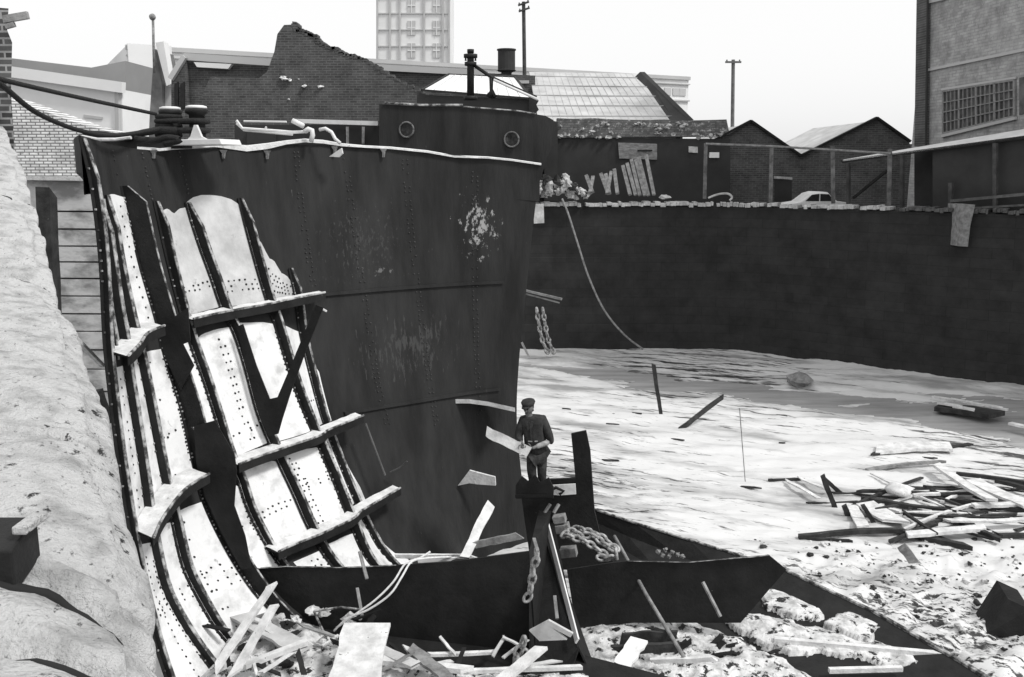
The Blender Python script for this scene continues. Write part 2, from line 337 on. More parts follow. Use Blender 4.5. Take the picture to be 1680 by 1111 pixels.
for j, jd in enumerate(JT):                    # dark tubes painting in the shade of the joints between the blocks
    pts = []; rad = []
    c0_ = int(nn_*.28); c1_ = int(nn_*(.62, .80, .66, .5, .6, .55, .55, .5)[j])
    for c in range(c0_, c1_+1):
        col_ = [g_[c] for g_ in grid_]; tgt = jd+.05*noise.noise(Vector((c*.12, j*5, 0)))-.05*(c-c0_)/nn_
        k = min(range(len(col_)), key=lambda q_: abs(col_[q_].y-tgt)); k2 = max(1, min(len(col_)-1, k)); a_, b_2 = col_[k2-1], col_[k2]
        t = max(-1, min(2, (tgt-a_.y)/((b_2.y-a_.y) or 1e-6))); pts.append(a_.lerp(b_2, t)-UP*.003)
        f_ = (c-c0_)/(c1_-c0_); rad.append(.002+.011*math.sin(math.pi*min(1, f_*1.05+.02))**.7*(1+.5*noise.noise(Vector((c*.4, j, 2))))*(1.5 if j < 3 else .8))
    b = MB(); b.tube(pts, rad, 6); b.build('joint_shade', m_crack, nq, True)
# dark block added in place of the shaded square recess in the stone
def fb(b):
    c = PY(16, 893, 2.34); b.box(c+Vector((-.03, -.02, -.02)), Vector((.085, .0, 0)), Vector((0, .07, .02)), Vector((0, 0, .06)), 0)
    b.box(c+Vector((.062, -.0, .062)), Vector((.02, 0, 0)), Vector((0, .06, 0)), Vector((0, 0, .012)), 1)
b_ = MB(); fb(b_); tag(b_.build('recess_block', [m_black, m_stone], None, False, .006), 'dark square block in place of a recess in the pale granite at the lower left edge', 'dark block')
# ---------------------------------------------------------------- dock end wall seen between quay and hull
EY = 24.0
ew = empty('end_wall', PY(110, 300, EY), 'brick and timber faced dock wall seen between the granite quay and the hull', 'wall')
mb = MB(); mb.prism(poly([(-60, 140), (22, 165), (135, 205), (205, 222), (205, 292), (-60, 292)], lambda a, b: PY(a, b, EY)), Vector((0, 1.2, 0))); mb.build('brick_top', b_white, ew)
mb = MB()
for k, (y0, y1) in enumerate([(293, 345), (347, 374), (376, 402), (404, 428), (430, 455), (457, 484), (486, 513), (515, 542), (544, 572), (574, 604), (606, 640), (642, 680), (682, 730), (732, 790)]):
    o = random.uniform(-.05, .05)
    mb.prism(poly([(-60, y0), (205, y0+2), (205, y1+1), (-60, y1)], lambda a, b: PY(a, b, EY+.05+o)), Vector((0, .4, 0)))
m_pl = mat('dock_planking', .22, .5, scale=1.4, lo=.38, hi=.58, rough=.9, bump=.5, stretch=(1, 1, 2), spec=.03, sscale=2, sth=.68)
mb.build('timber_facing', m_pl, ew)
mb = MB(); mb.prism(poly([(-60, 290), (205, 290), (205, 800), (-60, 800)], lambda a, b: PY(a, b, EY+.6)), Vector((0, .4, 0))); mb.build('backing', m_crack, ew)
mb = MB(); mb.prism(poly([(-60, 287), (145, 291), (150, 297), (-60, 294)], lambda a, b: PY(a, b, EY-.15)), Vector((0, .3, 0))); mb.build('ledge', m_stone, ew)
one('fender_post', lambda b: b.plank(PY(77, 318, 20), PY(90, 620, 20), .32, .3, rag=.1, bend=.004), m_wood_d, 'dark upright fender timber on the dock end wall', 'timber')
one('timber_stump', lambda b: b.plank(PY(158, 640, 20), PY(176, 700, 20), .28, .2, rag=.05), m_wood_d, 'short dark timber stump beside the hull edge, below the planked wall', 'timber')
# pale prop leaning in the gap
one('wooden_prop', lambda b: b.bar(PY(104, 535, 12), PY(168, 600, 14), .06, .06), m_wood, 'thin pale prop slanting from the granite to the hull', 'prop')
# brick pillar top left
bp_ = empty('brick_pillar', PY(0, 230, 11), 'narrow brick pillar at the far left edge', 'pillar')
mb = MB(); mb.prism(poly([(-60, 8), (14, 14), (12, 50), (20, 70), (18, 150), (24, 250), (-60, 250)], lambda a, b: PY(a, b, 11)), Vector((-.4, .6, 0))); mb.build('shaft', b_pillar, bp_)
mb = MB(); mb.bar(PY(6, 32, 10.9), PY(46, 25, 10.9), .05, .08); mb.bar(PY(10, 44, 10.9), PY(24, 40, 10.9), .05, .05); mb.build('bracket', m_wood_g, bp_)
# ---------------------------------------------------------------- THE HULL
SEC = [
 (11.2, [(132, 222), (150, 300), (165, 420), (172, 560), (181, 650), (195, 760), (215, 880), (236, 980), (262, 1080), (300, 1180), (370, 1300)]),
 (11.9, [(145, 226), (160, 330), (173, 420), (185, 500), (196, 560), (202, 610), (215, 690), (229, 780), (239, 850), (263, 960), (290, 1015), (323, 1065), (373, 1125), (463, 1200)]),
 (12.6, [(160, 230), (174, 340), (188, 430), (203, 500), (215, 550), (227, 600), (245, 690), (263, 780), (281, 850), (301, 930), (328, 985), (363, 1040), (433, 1110), (513, 1160)]),
 (13.3, [(186, 238), (205, 330), (228, 430), (257, 530), (268, 577), (300, 680), (321, 775), (335, 825), (365, 888), (396, 940), (430, 985), (500, 1050), (575, 1100)]),
 (14.0, [(236, 246), (255, 335), (276, 430), (299, 520), (313, 565), (333, 620), (357, 695), (373, 745), (390, 785), (407, 835), (435, 890), (458, 925), (513, 985), (593, 1040)]),
 (14.8, [(285, 246), (306, 335), (326, 400), (346, 455), (365, 510), (383, 545), (401, 600), (423, 680), (448, 740), (481, 810), (508, 870), (543, 925), (603, 980), (673, 1020)]),
 (15.7, [(375, 242), (393, 330), (413, 410), (433, 480), (450, 530), (468, 590), (488, 650), (518, 722), (543, 780), (571, 850), (605, 922), (663, 970), (733, 1000)]),
 (16.6, [(450, 237), (460, 350), (475, 440), (485, 490), (492, 545), (506, 605), (526, 680), (546, 735), (574, 805), (604, 870), (640, 922), (695, 960), (765, 990)]),
 (17.5, [(540, 238), (555, 350), (575, 490), (600, 640), (640, 780), (700, 910), (760, 960)]),
 (18.4, [(640, 243), (650, 350), (668, 490), (690, 640), (720, 780), (765, 910), (810, 950)]),
 (19.3, [(760, 256), (762, 350), (765, 490), (772, 640), (785, 780), (815, 910), (840, 940)]),
 (20.0, [(888, 270), (877, 350), (862, 490), (851, 600), (848, 690), (858, 800), (872, 905), (880, 930)])]
def herm(pts, x):
    n = len(pts)
    if x <= pts[0][0]: i = 0; s = (pts[1][1]-pts[0][1])/(pts[1][0]-pts[0][0]); return pts[0][1]+s*(x-pts[0][0])
    if x >= pts[-1][0]: s = (pts[-1][1]-pts[-2][1])/(pts[-1][0]-pts[-2][0]); return pts[-1][1]+s*(x-pts[-1][0])
    for i in range(n-1):
        if x <= pts[i+1][0]: break
    def sl(k):
        a = max(k-1, 0); b = min(k+1, n-1); return (pts[b][1]-pts[a][1])/(pts[b][0]-pts[a][0])
    h = pts[i+1][0]-pts[i][0]; t = (x-pts[i][0])/h
    return (2*t**3-3*t*t+1)*pts[i][1]+(t**3-2*t*t+t)*h*sl(i)+(-2*t**3+3*t*t)*pts[i+1][1]+(t**3-t*t)*h*sl(i+1)
SX = [[(y, x) for x, y in s[1]] for s in SEC]; SC = [(i, s[0]) for i, s in enumerate(SEC)]
YT = [(i, s[1][0][1]) for i, s in enumerate(SEC)]; YB = [(i, s[1][-1][1]) for i, s in enumerate(SEC)]
NV = Vector((.84, -.54, 0)).normalized()
def SH(u, y, off=0.0, boff=0.0):
    i = int(max(0, min(len(SEC)-2, math.floor(u))))
    ks = range(max(0, i-1), min(len(SEC), i+3))
    x = herm([(k, herm(SX[k], y)) for k in ks], u); c = polyint(SC, u) if u < 11 else 20+(u-11)*.7
    return PC(x, y, c)+NV*off+BV*boff
def yz(u, z):
    a, b = polyint(YT, u)-200, polyint(YB, u)+150
    for _ in range(30):
        m = (a+b)/2
        if SH(u, m).z > z: a = m
        else: b = m
    return (a+b)/2
base = SH(4, 900); base.z = MUD
hull = empty('ship_hull', base, 'half demolished iron ship hull, its ribs and pale inner plating bare, lying on the mud', 'ship')
# shell
mb = MB(); rings = []; NU = 88; NVv = 70
for a in range(NU+1):
    u = 11*a/NU; yt = polyint(YT, u); yb = polyint(YB, u)
    rings.append([SH(u, yt+(yb-yt)*k/NVv) for k in range(NVv+1)])
mb.loft(rings, False)
outer = [[p-NV*.035 for p in r] for r in rings]; mb.loft(outer, False)
mb.loft([[r[0] for r in rings], [r[0]-NV*.035 for r in rings]], False); mb.loft([rings[0], outer[0]], False); mb.loft([rings[-1], outer[-1]], False)
for ub, ya, ybm in ((3.92, 252, 330), (2.9, 248, 300), (5.1, 250, 318), (8.25, 260, 700), (9.2, 262, 700), (10.15, 275, 690), (7.4, 250, 480)):   # rivet heads up the butts
    y = ya
    while y < ybm:
        for du in ((0,) if ub < 6 else (-.035, .035)):
            if random.random() < .7: mb.blob(SH(ub+du+random.uniform(-.006, .006), y, .008), .016, y, 4, 1, squash=1)
        y += 7.5
shell = mb.build('shell_plating', [m_steel, mat('rusty_rivet_heads', .03, .09, scale=5, rough=.7, bump=0)], hull, True)
# rivet seams on the dark plating (raised lap strips with rivet heads)
mb = MB()
def lap(us, z, h=.10):
    for u0, u1 in zip(us, us[1:]):
        ya, yb_ = yz(u0, z), yz(u1, z); ya2, yb2 = yz(u0, z-h), yz(u1, z-h)
        mb.add([SH(u0, ya, .0), SH(u1, yb_, .0), SH(u0, ya, .05), SH(u1, yb_, .05), SH(u0, ya2, .05), SH(u1, yb2, .05), SH(u0, ya2, 0), SH(u1, yb2, 0)], [(0, 1, 3, 2), (2, 3, 5, 4), (4, 5, 7, 6)])
fr = lambda a, b, n: [a+(b-a)*k/n for k in range(n+1)]
lap(fr(7.5, 10.6, 24), -2.55, .06); mb.build('lap_seam', m_steel, hull); mb = MB(); lap(fr(7.5, 10.6, 24), -5.0, .06)
mb.build('lap_seam', m_steel, hull)
# pale inner plates between the frames, with rivets
def panel(u0, u1, top, bot, m=m_plate, riv=(), n=7, rag=0):
    b = MB(); rows = 14; rs = random.random()*99
    cols = fr(u0, u1, n); g = []
    for i, u in enumerate(cols):
        t = i/n; yt = polyint(top, t)+rag*noise.noise(Vector((t*5, rs, 0))); yb = polyint(bot, t)
        g.append([SH(u, yt+(yb-yt)*k/rows, .012) for k in range(rows+1)])
    b.loft(g, False)
    for kind, a0, a1, cnt, rowsn in riv:       # rows of rivets: 'h' across at height a0 (0..1); 'v' down at column a0
        for k in range(cnt):
            for r in range(rowsn):
                if kind == 'h':
                    t = .12+.76*k/(cnt-1); v = a0+r*a1
                else: t = a0+.09*r; v = .08+.84*k/(cnt-1)
                u = u0+(u1-u0)*t; yy = polyint(top, t)+(polyint(bot, t)-polyint(top, t))*v
                if random.random() < .14: continue
                u += random.uniform(-.012, .012); p = SH(u, yy, .012); s = random.uniform(.013, .021)
                e = (SH(u+.01, yy, .012)-p).normalized()*s
                rr = [p+e*math.cos(q*math.pi/3)+UP*math.sin(q*math.pi/3)*s for q in range(6)]
                b.loft([rr, [x+NV*.015 for x in rr]], True, True, 1)
    return b.build('inner_plate', [m, m_rivet], hull)
F = lambda *v: list(zip([i/(len(v)-1) for i in range(len(v))], v))
panel(.3, 1, F(336, 334), F(572, 560), m_plate_g)
panel(1.0, 2, F(330, 326), F(556, 548), m_plate_g, [('v', .8, 0, 26, 1)])
panel(2.0, 3, F(322, 318, 324), F(548, 535), m_plate, [('v', .75, 0, 12, 1)])
panel(4.0, 5, F(334, 346, 343, 350, 338, 341), F(520, 503), m_plate_g, [('h', .74, .045, 7, 2)], rag=6, n=14)
panel(5.0, 6, F(332, 324, 320, 320, 322, 327, 338), F(505, 493), m_plate_g, [('h', .78, .045, 8, 3)], n=12)
panel(6.0, 7.05, F(372, 392, 400, 424, 430, 450, 454, 472), F(494, 486), m_plate_g, [('h', .42, .14, 9, 4)], rag=10, n=14)
# second tier
panel(.1, 1, F(606, 600), F(866, 846), m_plate, [('v', .7, 0, 16, 1)])
panel(1, 2, F(598, 588), F(850, 822), m_plate, [('v', .55, 0, 22, 1)])
panel(2, 3, F(584, 576, 572), F(816, 772), m_plate, [('h', .62, .05, 5, 1), ('v', .9, 0, 30, 1), ('v', .45, 0, 4, 1)])
panel(3.2, 4, F(556, 560), F(718, 742), m_plate, [('v', .9, 0, 16, 1)])
panel(4, 5, F(566, 548, 540, 536), F(754, 725), m_plate, [('v', .62, 0, 14, 2), ('h', .84, .06, 6, 1)], n=10)
panel(5, 6, F(528, 530, 528, 532), F(728, 706), m_plate, [('v', .93, 0, 18, 1)])
panel(6, 7, F(530, 533, 538, 545), F(712, 694), m_plate, [('h', .74, .05, 7, 1), ('v', .4, 0, 10, 1)])
panel(7, 7.22, F(575, 610), F(694, 690), m_plate)
# third tier
panel(3.1, 4, F(788, 784, 800), F(930, 934), m_plate, [('h', .38, .07, 4, 3), ('v', .92, 0, 16, 1)])
panel(4, 5, F(778, 762, 755, 757), F(925, 878), m_plate, [('h', .50, .06, 7, 2)], n=10)
panel(5, 6, F(745, 738, 733), F(888, 846), m_plate, [('v', .25, 0, 14, 2), ('h', .34, .05, 4, 3), ('v', .93, 0, 14, 1)])
panel(6, 7, F(718, 722, 714), F(850, 824), m_plate, [('v', .85, 0, 12, 1)])
panel(7, 7.3, F(722, 740, 800), F(828, 820), m_plate, rag=5)
# lowest tier
panel(.12, 1, F(895, 890), F(1180, 1150), m_plate, [('h', .35, .035, 4, 3), ('v', .55, 0, 22, 1), ('v', .93, 0, 26, 1)], n=9)
panel(1, 2, F(872, 862, 856), F(1130, 1100), m_plate, [('h', .42, .035, 4, 3), ('v', .93, 0, 24, 1)], n=9)
panel(2, 3, F(846, 832, 822), F(1085, 1050), m_plate, [('h', .42, .045, 5, 4), ('v', .3, 0, 8, 2)], n=9)
panel(4.3, 5, F(922, 902), F(936, 940), m_plate, [('h', .3, .3, 5, 2)])
panel(5, 6, F(897, 890, 880, 874), F(940, 934), m_plate)
panel(6, 7, F(866, 858, 848), F(932, 926), m_plate)
panel(7, 7.5, F(842, 880, 912, 918), F(926, 926), m_plate, rag=6)
# frames: web plates standing in their own transverse plane with an angle flange
def frame(u, y0, y1, dep=.13, fl=.07, name='frame', m=m_steel2, holes=False):
    b = MB(); n = 46; th = .016; rings = []; fr_ = []; dep0 = dep
    for k in range(n+1):
        y = y0+(y1-y0)*k/n; s = SH(u, y, .0); dep = dep0*min(1, .25+k/4)
        rings.append([s, s+BV*dep, s+BV*dep+AV*th, s+AV*th])
        e = s+BV*dep; fr_.append([e, e+BV*.014, e+BV*.014+AV*fl, e+AV*fl])
    b.loft(rings, True, True); b.loft(fr_, True, True, 1)
    fr2 = [[SH(u, y0+(y1-y0)*k/n, .0)+AV*(-.0), SH(u, y0+(y1-y0)*k/n)+BV*.012, SH(u, y0+(y1-y0)*k/n)+BV*.012-AV*.06, SH(u, y0+(y1-y0)*k/n)-AV*.06] for k in range(n+1)]
    b.loft(fr2, True, True, 0)
    for k in range(3, 60):
        if random.random() < .45: continue
        y = y0+(y1-y0)*k/61; s = SH(u, y)+AV*.01
        p = s+BV*.02-AV*.04
        b.box(p+BV*.004, BV*.01, AV*.012, UP*.012, 1)
    return b.build(name, [m, m_flange], hull)
frame(1, 326, 1150, .14); frame(2, 320, 1120, .14)
frame(4, 330, 935, .13); frame(5, 332, 938, .17); frame(6, 325, 936, .16); frame(7, 440, 934, .13)
frame(0.02, 226, 1250, .09, .06); frame(.5, 330, 590, .06, .03)
frame(3, 305, 700, .37, .03, 'web_frame'); frame(3.0, 700, 1075, .34, .03, 'web_frame')
# wide gusset where web frame meets the stringers
def gus(px, c, name='gusset', m=m_steel2, th=.02):
    b = MB(); b.prism(poly(px, lambda a, q: PC(a, q, c)), AV*th); return b.build(name, m, hull)
gus([(262, 536), (308, 505), (312, 560), (300, 565), (318, 600), (296, 640), (282, 610), (258, 566)], 13.26)
gus([(318, 700), (352, 690), (384, 745), (388, 772), (384, 830), (402, 880), (412, 932), (396, 935), (362, 872), (336, 815), (322, 760)], 13.22)
# Y shaped brace
gus([(388, 536), (398, 532), (420, 600), (442, 655), (455, 652), (478, 598), (518, 500), (530, 505), (500, 580), (478, 640), (462, 690), (456, 712), (440, 716), (428, 690), (408, 620)], 14.62, 'brace', m_steel2, .03)
# stringers: horizontal ledges carrying silt, with a turned-down lip
def SP(u, z):
    if u <= 6.2: return SH(u, yz(u, z))
    a = SH(6.2, yz(6.2, z)); b = SH(5.0, yz(5.0, z)); return a+(a-b)*((u-6.2)/1.2)*(.96)
def stringer(za, u0, u1, d0=.12, d1=.5, lip=.14, n=24, taper=.0, zb=None):
    zb = za if zb is None else zb; zf = lambda u: za+(zb-za)*(u-u0)/(u1-u0)
    b = MB(); rings = []; ld = []
    for k in range(n+1):
        u = u0+(u1-u0)*k/n; z = zf(u); s = SP(u, z); s.z = z
        dd = d1*(1-taper*k/n)
        dd *= 1 if k > 1 or taper else .93
        a = s+NV*(-.0); e = s+NV*dd
        rings.append([a, e, e-UP*lip, e-UP*lip-NV*.02, e-NV*.02-UP*.02, a-UP*.02])
        h = .012+.03*abs(noise.noise(Vector((u*6, z, 0))))
        i0 = s+NV*.03; i1 = s+NV*(dd-.03); ld.append([i0+UP*.004, i0+UP*(h+.02), s+NV*(dd*.45)+UP*(h+.012*random.random()), s+NV*(dd*.8)+UP*h*.6, i1+UP*.004])
    b.loft(rings, True, True, 0); b.loft(ld, False, False, 1)
    # angle bar bead along the lip
    b.tube([SP(u0+(u1-u0)*k/n, zf(u0+(u1-u0)*k/n))+NV*(d1*(1-taper*k/n)-.01)+UP*.02 for k in range(n+1)], .022, 6, 2)
    return b.build('stringer', [m_steel2, m_ledge, m_flange], hull)
stringer(-2.64, .12, 2.62, d1=.5, zb=-2.54); stringer(-2.60, 3.95, 7.4, d1=.34, taper=.35, zb=-2.52)
stringer(-5.32, .12, 2.85, d1=.52, zb=-5.02); stringer(-5.10, 3.85, 7.4, d1=.38, taper=.3, zb=-5.0)
stringer(-6.66, 3.9, 7.75, d1=.38, taper=.35, zb=-6.6)
# small sliver ledge at far right of the shell (745,655)-(845,668)
b = MB(); pts = [(742, 655), (770, 655), (800, 659), (845, 669)]
b.loft([[PC(x, y, 19.0), PC(x, y+7, 19.0), PC(x, y+7, 19.5), PC(x, y, 19.5)] for x, y in pts], True, True); b.build('stringer_end', m_ledge, hull)
b = MB(); b.bar(PC(858, 476, 20.2), PC(922, 491, 20.2), .05, .05); b.bar(PC(862, 482, 20.2), PC(918, 497, 20.2), .03, .03); b.build('rubbing_bar', m_wood_g, hull)
b = MB(); b.bar(PC(522, 503, 16.0), PC(536, 511, 16.0), .03, .03); b.build('bolt', m_ledge, hull)
# gunwale: pale torn deck edge
gw = [(225, 243), (262, 246), (300, 242), (352, 238), (405, 244), (440, 240), (470, 234), (500, 231), (530, 233), (560, 238), (600, 241), (640, 243), (700, 249), (745, 257), (800, 259), (840, 263), (888, 270)]
def gwc(x): return polyint([(225, 13.9), (290, 14.8), (375, 15.7), (450, 16.6), (540, 17.5), (640, 18.4), (760, 19.3), (888, 20)], x)
thk = [3, 4, 5, 6, 9, 9, 6, 5, 5, 4, 3, 3, 3, 3, 2.5, 2.5, 2.5]
b = MB(); b.loft([[PC(x, y-t/2, gwc(x)-.05), PC(x, y+t/2, gwc(x)-.05), PC(x, y+t/2, gwc(x)+.35), PC(x, y-t/2-1, gwc(x)+.35)] for (x, y), t in zip(gw, thk)], True, True); b.build('deck_edge', m_ledge, hull)
b = MB()
for x, y in [(250, 246), (365, 246), (437, 247), (548, 240), (628, 244)]:
    b.prism(poly([(x-5, y), (x+6, y), (x+3, y+5), (x+2, y+14), (x-1, y+14), (x-1, y+6)], lambda p, q: PC(p, q, gwc(x)-.08)), AV*.05)
b.build('deck_bracket', m_wood_g, hull)
b = MB(); b.prism(poly([(540, 257), (560, 243), (562, 252), (556, 258)], lambda p, q: PC(p, q, 17.2)), AV*.05); b.build('torn_plate', m_metal, hull)
# side deck outboard of the rim, and outer part of the stern quarter
b = MB(); r0 = []; 
for k in range(31):
    u = 11*k/30; s = SH(u, polyint(YT, u)); k_ = min(1.1, .02+u*.3)*(1 if u < 7 else max(.03, (9-u)/2)); r0.append([s-UP*.01, s-NV*k_+UP*.01, s-NV*k_-UP*.5, s-NV*.04-UP*.8])
b.loft(r0, False); b.build('side_deck', m_steel, hull)
b = MB(); b.prism(poly([(132, 221), (145, 214), (215, 222), (250, 226), (300, 236), (300, 243), (230, 247), (150, 245)], lambda p, q: PC(p, q, 14.6)), AV*.3); b.build('bulwark', m_steel, hull)
b = MB(); b.tube([PC(134, 224, 14.5), PC(160, 229, 14.5), PC(190, 229, 14.5), PC(215, 226, 14.5)], .03, 6); b.build('bulwark_rail', m_ledge, hull)
# mooring bollard on the deck
bc = 14.6
b = MB()
b.prism(poly([(282, 229), (360, 228), (364, 237), (278, 239)], lambda p, q: PC(p, q, bc-.1)), AV*.7); b.build('bollard_base', m_metal, hull, bevel=.01)
def col(x, yt, r, name):
    b = MB(); t = PC(x, yt, bc+.25); q = PC(x, 232, bc+.25); q.x = t.x; q.y = t.y
    hh = t.z-q.z; prof = [(0, 1.35), (.06, 1.25), (.12, 1), (.8, .95), (.86, 1.35), (.95, 1.42), (1, 1.3), (1.005, .2)]
    rings = [[q+UP*hh*h+Vector((math.cos(a*math.pi/8)*r*k, math.sin(a*math.pi/8)*r*k, 0)) for a in range(16)] for h, k in prof]
    b.loft(rings, True, True); o = b.build(name, m_black, hull, True)
    b = MB(); rings = [[t+UP*(.0+dz)+Vector((math.cos(a*math.pi/8)*r*k, math.sin(a*math.pi/8)*r*k, 0)) for a in range(16)] for dz, k in [(.0, 1.3), (.035, 1.25), (.05, .9), (.055, .1)]]
    b.loft(rings, True, True); b.build('bollard_cap', m_metal, hull, True)
col(279, 180, .14, 'bollard_post'); col(322, 178, .14, 'bollard_post')
b = MB(); b.prism(poly([(302, 234), (312, 224), (318, 205), (322, 205), (330, 224), (345, 232)], lambda p, q: PC(p, q, bc-.05)), AV*.06); b.build('bollard_bracket', m_metal, hull)
# davit bars and hooks on the deck edge
b = MB(); b.tube(poly([(388, 198), (398, 211), (440, 214), (480, 217), (505, 216)], lambda p, q: PC(p, q, 17)), .03, 6); b.tube(poly([(388, 203), (400, 214), (440, 218), (480, 221)], lambda p, q: PC(p, q, 17.1)), .02, 6); b.tube(poly([(400, 199), (470, 200)], lambda p, q: PC(p, q, 17.2)), .018, 6); b.bar(PC(437, 208, 17), PC(434, 215, 17), .03, .03); b.build('rail_bar', m_metal, hull)
b = MB(); b.tube(poly([(500, 216), (506, 212), (512, 214), (513, 222), (510, 233)], lambda p, q: PC(p, q, 17)), .05, 8); b.tube(poly([(524, 213), (534, 211), (544, 217), (550, 228), (558, 235)], lambda p, q: PC(p, q, 17.1)), .035, 8); b.tube(poly([(480, 198), (498, 207)], lambda p, q: PC(p, q, 17.0)), .05, 8); b.build('deck_fairlead', m_metal, hull, True)
b = MB(); b.prism(poly([(480, 195), (620, 199), (620, 206), (490, 202)], lambda p, q: PC(p, q, 21.2)), AV*.2); b.build('cabin_roof_edge', m_metal, hull)
b = MB()
for x0, x1 in [(405, 450), (552, 566), (572, 596)]:
    b.prism(poly([(x0, 212), (x1, 212), (x1, 236), (x0, 236)], lambda p, q: PC(p, q, 21.4)), AV*.2)
b.prism(poly([(385, 205), (625, 205), (625, 245), (385, 245)], lambda p, q: PC(p, q, 21.5)), AV*1.0); b.build('cabin_wall', m_dpaint, hull)
b = MB()
for x in (570, 596): b.bar(PC(x, 208, 21.1), PC(x, 236, 21.1), .06, .06)
b.build('cabin_post', m_wood_g, hull)
# raised forecastle with two portholes
fcA = PC(622, 172, 20.6); fcB = PC(908, 200, 21.6)
b = MB(); top = [(622, 171), (700, 175), (790, 176), (850, 183), (895, 190), (908, 197)]
b.prism([PW(x, y, fcA, fcB) for x, y in top]+[PW(x, y, fcA, fcB) for x, y in [(905, 235), (893, 275), (885, 300), (878, 328), (700, 330), (622, 330)]], Vector((.02, 1.2, 0))); b.build('forecastle_side', m_steel, hull)
b = MB(); b.tube([PW(x, y, fcA, fcB)-AV*.03+UP*.02 for x, y in [(632, 170), (690, 174), (760, 174)]], .025, 6); b.tube([PW(x, y, fcA, fcB)-AV*.03 for x, y in [(760, 175), (850, 182), (880, 187)]], .015, 6); b.build('forecastle_rail', m_flange, hull)
for x, y in ((668, 213), (840, 229)):
    c = PW(x, y, fcA, fcB); b = MB(); R = [BV*.17*math.cos(a*math.pi/12)+UP*.17*math.sin(a*math.pi/12) for a in range(24)]
    b.tube([c-AV*.05+r for r in R]+[c-AV*.05+R[0]], .022, 6); o = b.build('porthole', mat('porthole_rim', .07, .2, scale=12, bump=.2), hull, True)
    b = MB(); b.loft([[c-AV*.04+r for r in R], [c-AV*.04+r*.02 for r in R]], True, True); g = b.build('porthole_glass', mat('dirty_porthole_glass', .03, .10, scale=8, rough=.3, bump=.1), o)
# samson post with stays
b = MB(); pc_ = 21.5
b.tube(poly([(772, 160), (772, 92), (772, 84)], lambda p, q: PC(p, q, pc_)), [.085, .08, .06], 12)
for y, r in ((92, .16), (105, .14), (84, .08)):
    c = PC(772, y, pc_); b.loft([[c+UP*dz+Vector((math.cos(a*math.pi/7)*r, math.sin(a*math.pi/7)*r, 0)) for a in range(14)] for dz in (-.04, .04)], True, True)
for x in (764, 780):
    b.tube(poly([(772, 92), (x, 94), (x, 100)], lambda p, q: PC(p, q, pc_)), .025, 6)
c = PC(772, 160, pc_); b.loft([[c+UP*dz+Vector((math.cos(a*math.pi/7)*.16, math.sin(a*math.pi/7)*.16, 0)) for a in range(14)] for dz in (-.06, .03)], True, True)
b.build('mooring_post', m_black, hull, True)
b = MB(); b.tube(poly([(776, 106), (808, 128), (880, 160)], lambda p, q: PC(p, q, pc_)), .04, 8); b.tube(poly([(806, 128), (806, 150), (802, 160)], lambda p, q: PC(p, q, pc_)), [.05, .04, .09], 8); b.tube(poly([(806, 148), (812, 160)], lambda p, q: PC(p, q, pc_)), .05, 8); b.build('post_stay', m_black, hull, True)
b = MB(); b.tube(poly([(810, 131), (882, 163)], lambda p, q: PC(p, q, pc_-.08)), .03, 8); b.build('pale_stay', m_metal, hull, True)
# transverse floors, keelson, bow plates
def flat(px, c, ext, name, m=m_steel2): b = MB(); b.prism(poly(px, lambda p, q: PC(p, q, c)), ext); return b.build(name, m, hull)
flat([(408, 934), (470, 930), (560, 932), (650, 928), (740, 922), (868, 905), (884, 1130), (560, 1130), (470, 1010)], 13.6, AV*.04, 'transverse_floor')
b = MB(); b.loft([[PC(x, y, 13.58), PC(x, y-1.8, 13.66), PC(x, y+1, 13.66)] for x, y in [(408, 934), (470, 930), (560, 932), (650, 928)]], True, True); b.build('floor_edge', m_flange, hull)
# keel side plate rising towards the bow
b = MB(); kp = [PC(884, 838, 17.2), PC(905, 838, 17.2), PC(950, 1062, 13.5), PC(925, 1140, 12.4), PC(868, 1160, 12.6), PC(868, 905, 13.8)]
b.prism(kp, Vector((.0, .0, -.05))); b.prism([PC(884, 838, 17.2), PC(950, 1062, 13.5), P(1010, 1190, -8.75), P(905, 990, -8.75)], BV*-.03); b.build('keelson', m_steel2, hull)
b = MB(); b.bar(PC(893, 842, 17.1), PC(947, 1052, 13.4), .10, .03, up=AV); b.build('keelson_edge', m_metal, hull)
flat([(852, 792), (882, 788), (944, 785), (937, 712), (961, 707), (968, 740), (975, 838), (985, 880), (1012, 935), (870, 935), (868, 905)], 18.3, AV*.08, 'bow_plate')
flat([(893, 797), (944, 794), (945, 811), (918, 813), (893, 811)], 18.24, AV*.03, 'pale_panel', m_plate)
b = MB(); b.tube(poly([(892, 800), (902, 806), (912, 800), (925, 806), (918, 811)], lambda p, q: PC(p, q, 18.18)), .035, 6); b.build('panel_bracket', m_steel2, hull)
b = MB()
for x0, y0, x1, y1 in [(893, 842, 903, 827), (908, 842, 917, 827)]: b.bar(PC(x0, y0, 17), PC(x1, y1, 17.1), .06, .05)
b.build('bow_stub', m_wood_g, hull, bevel=.01)
for x, y, s in [(918, 851, 1), (922, 866, 1.2), (933, 905, 1.3)]:
    b = MB(); b.box(PC(x, y, 16.9), (BV*.12*s+UP*.03), AV*.1, UP*.07*s-BV*.02); b.build('bow_bracket', m_wood_g, hull, bevel=.01)
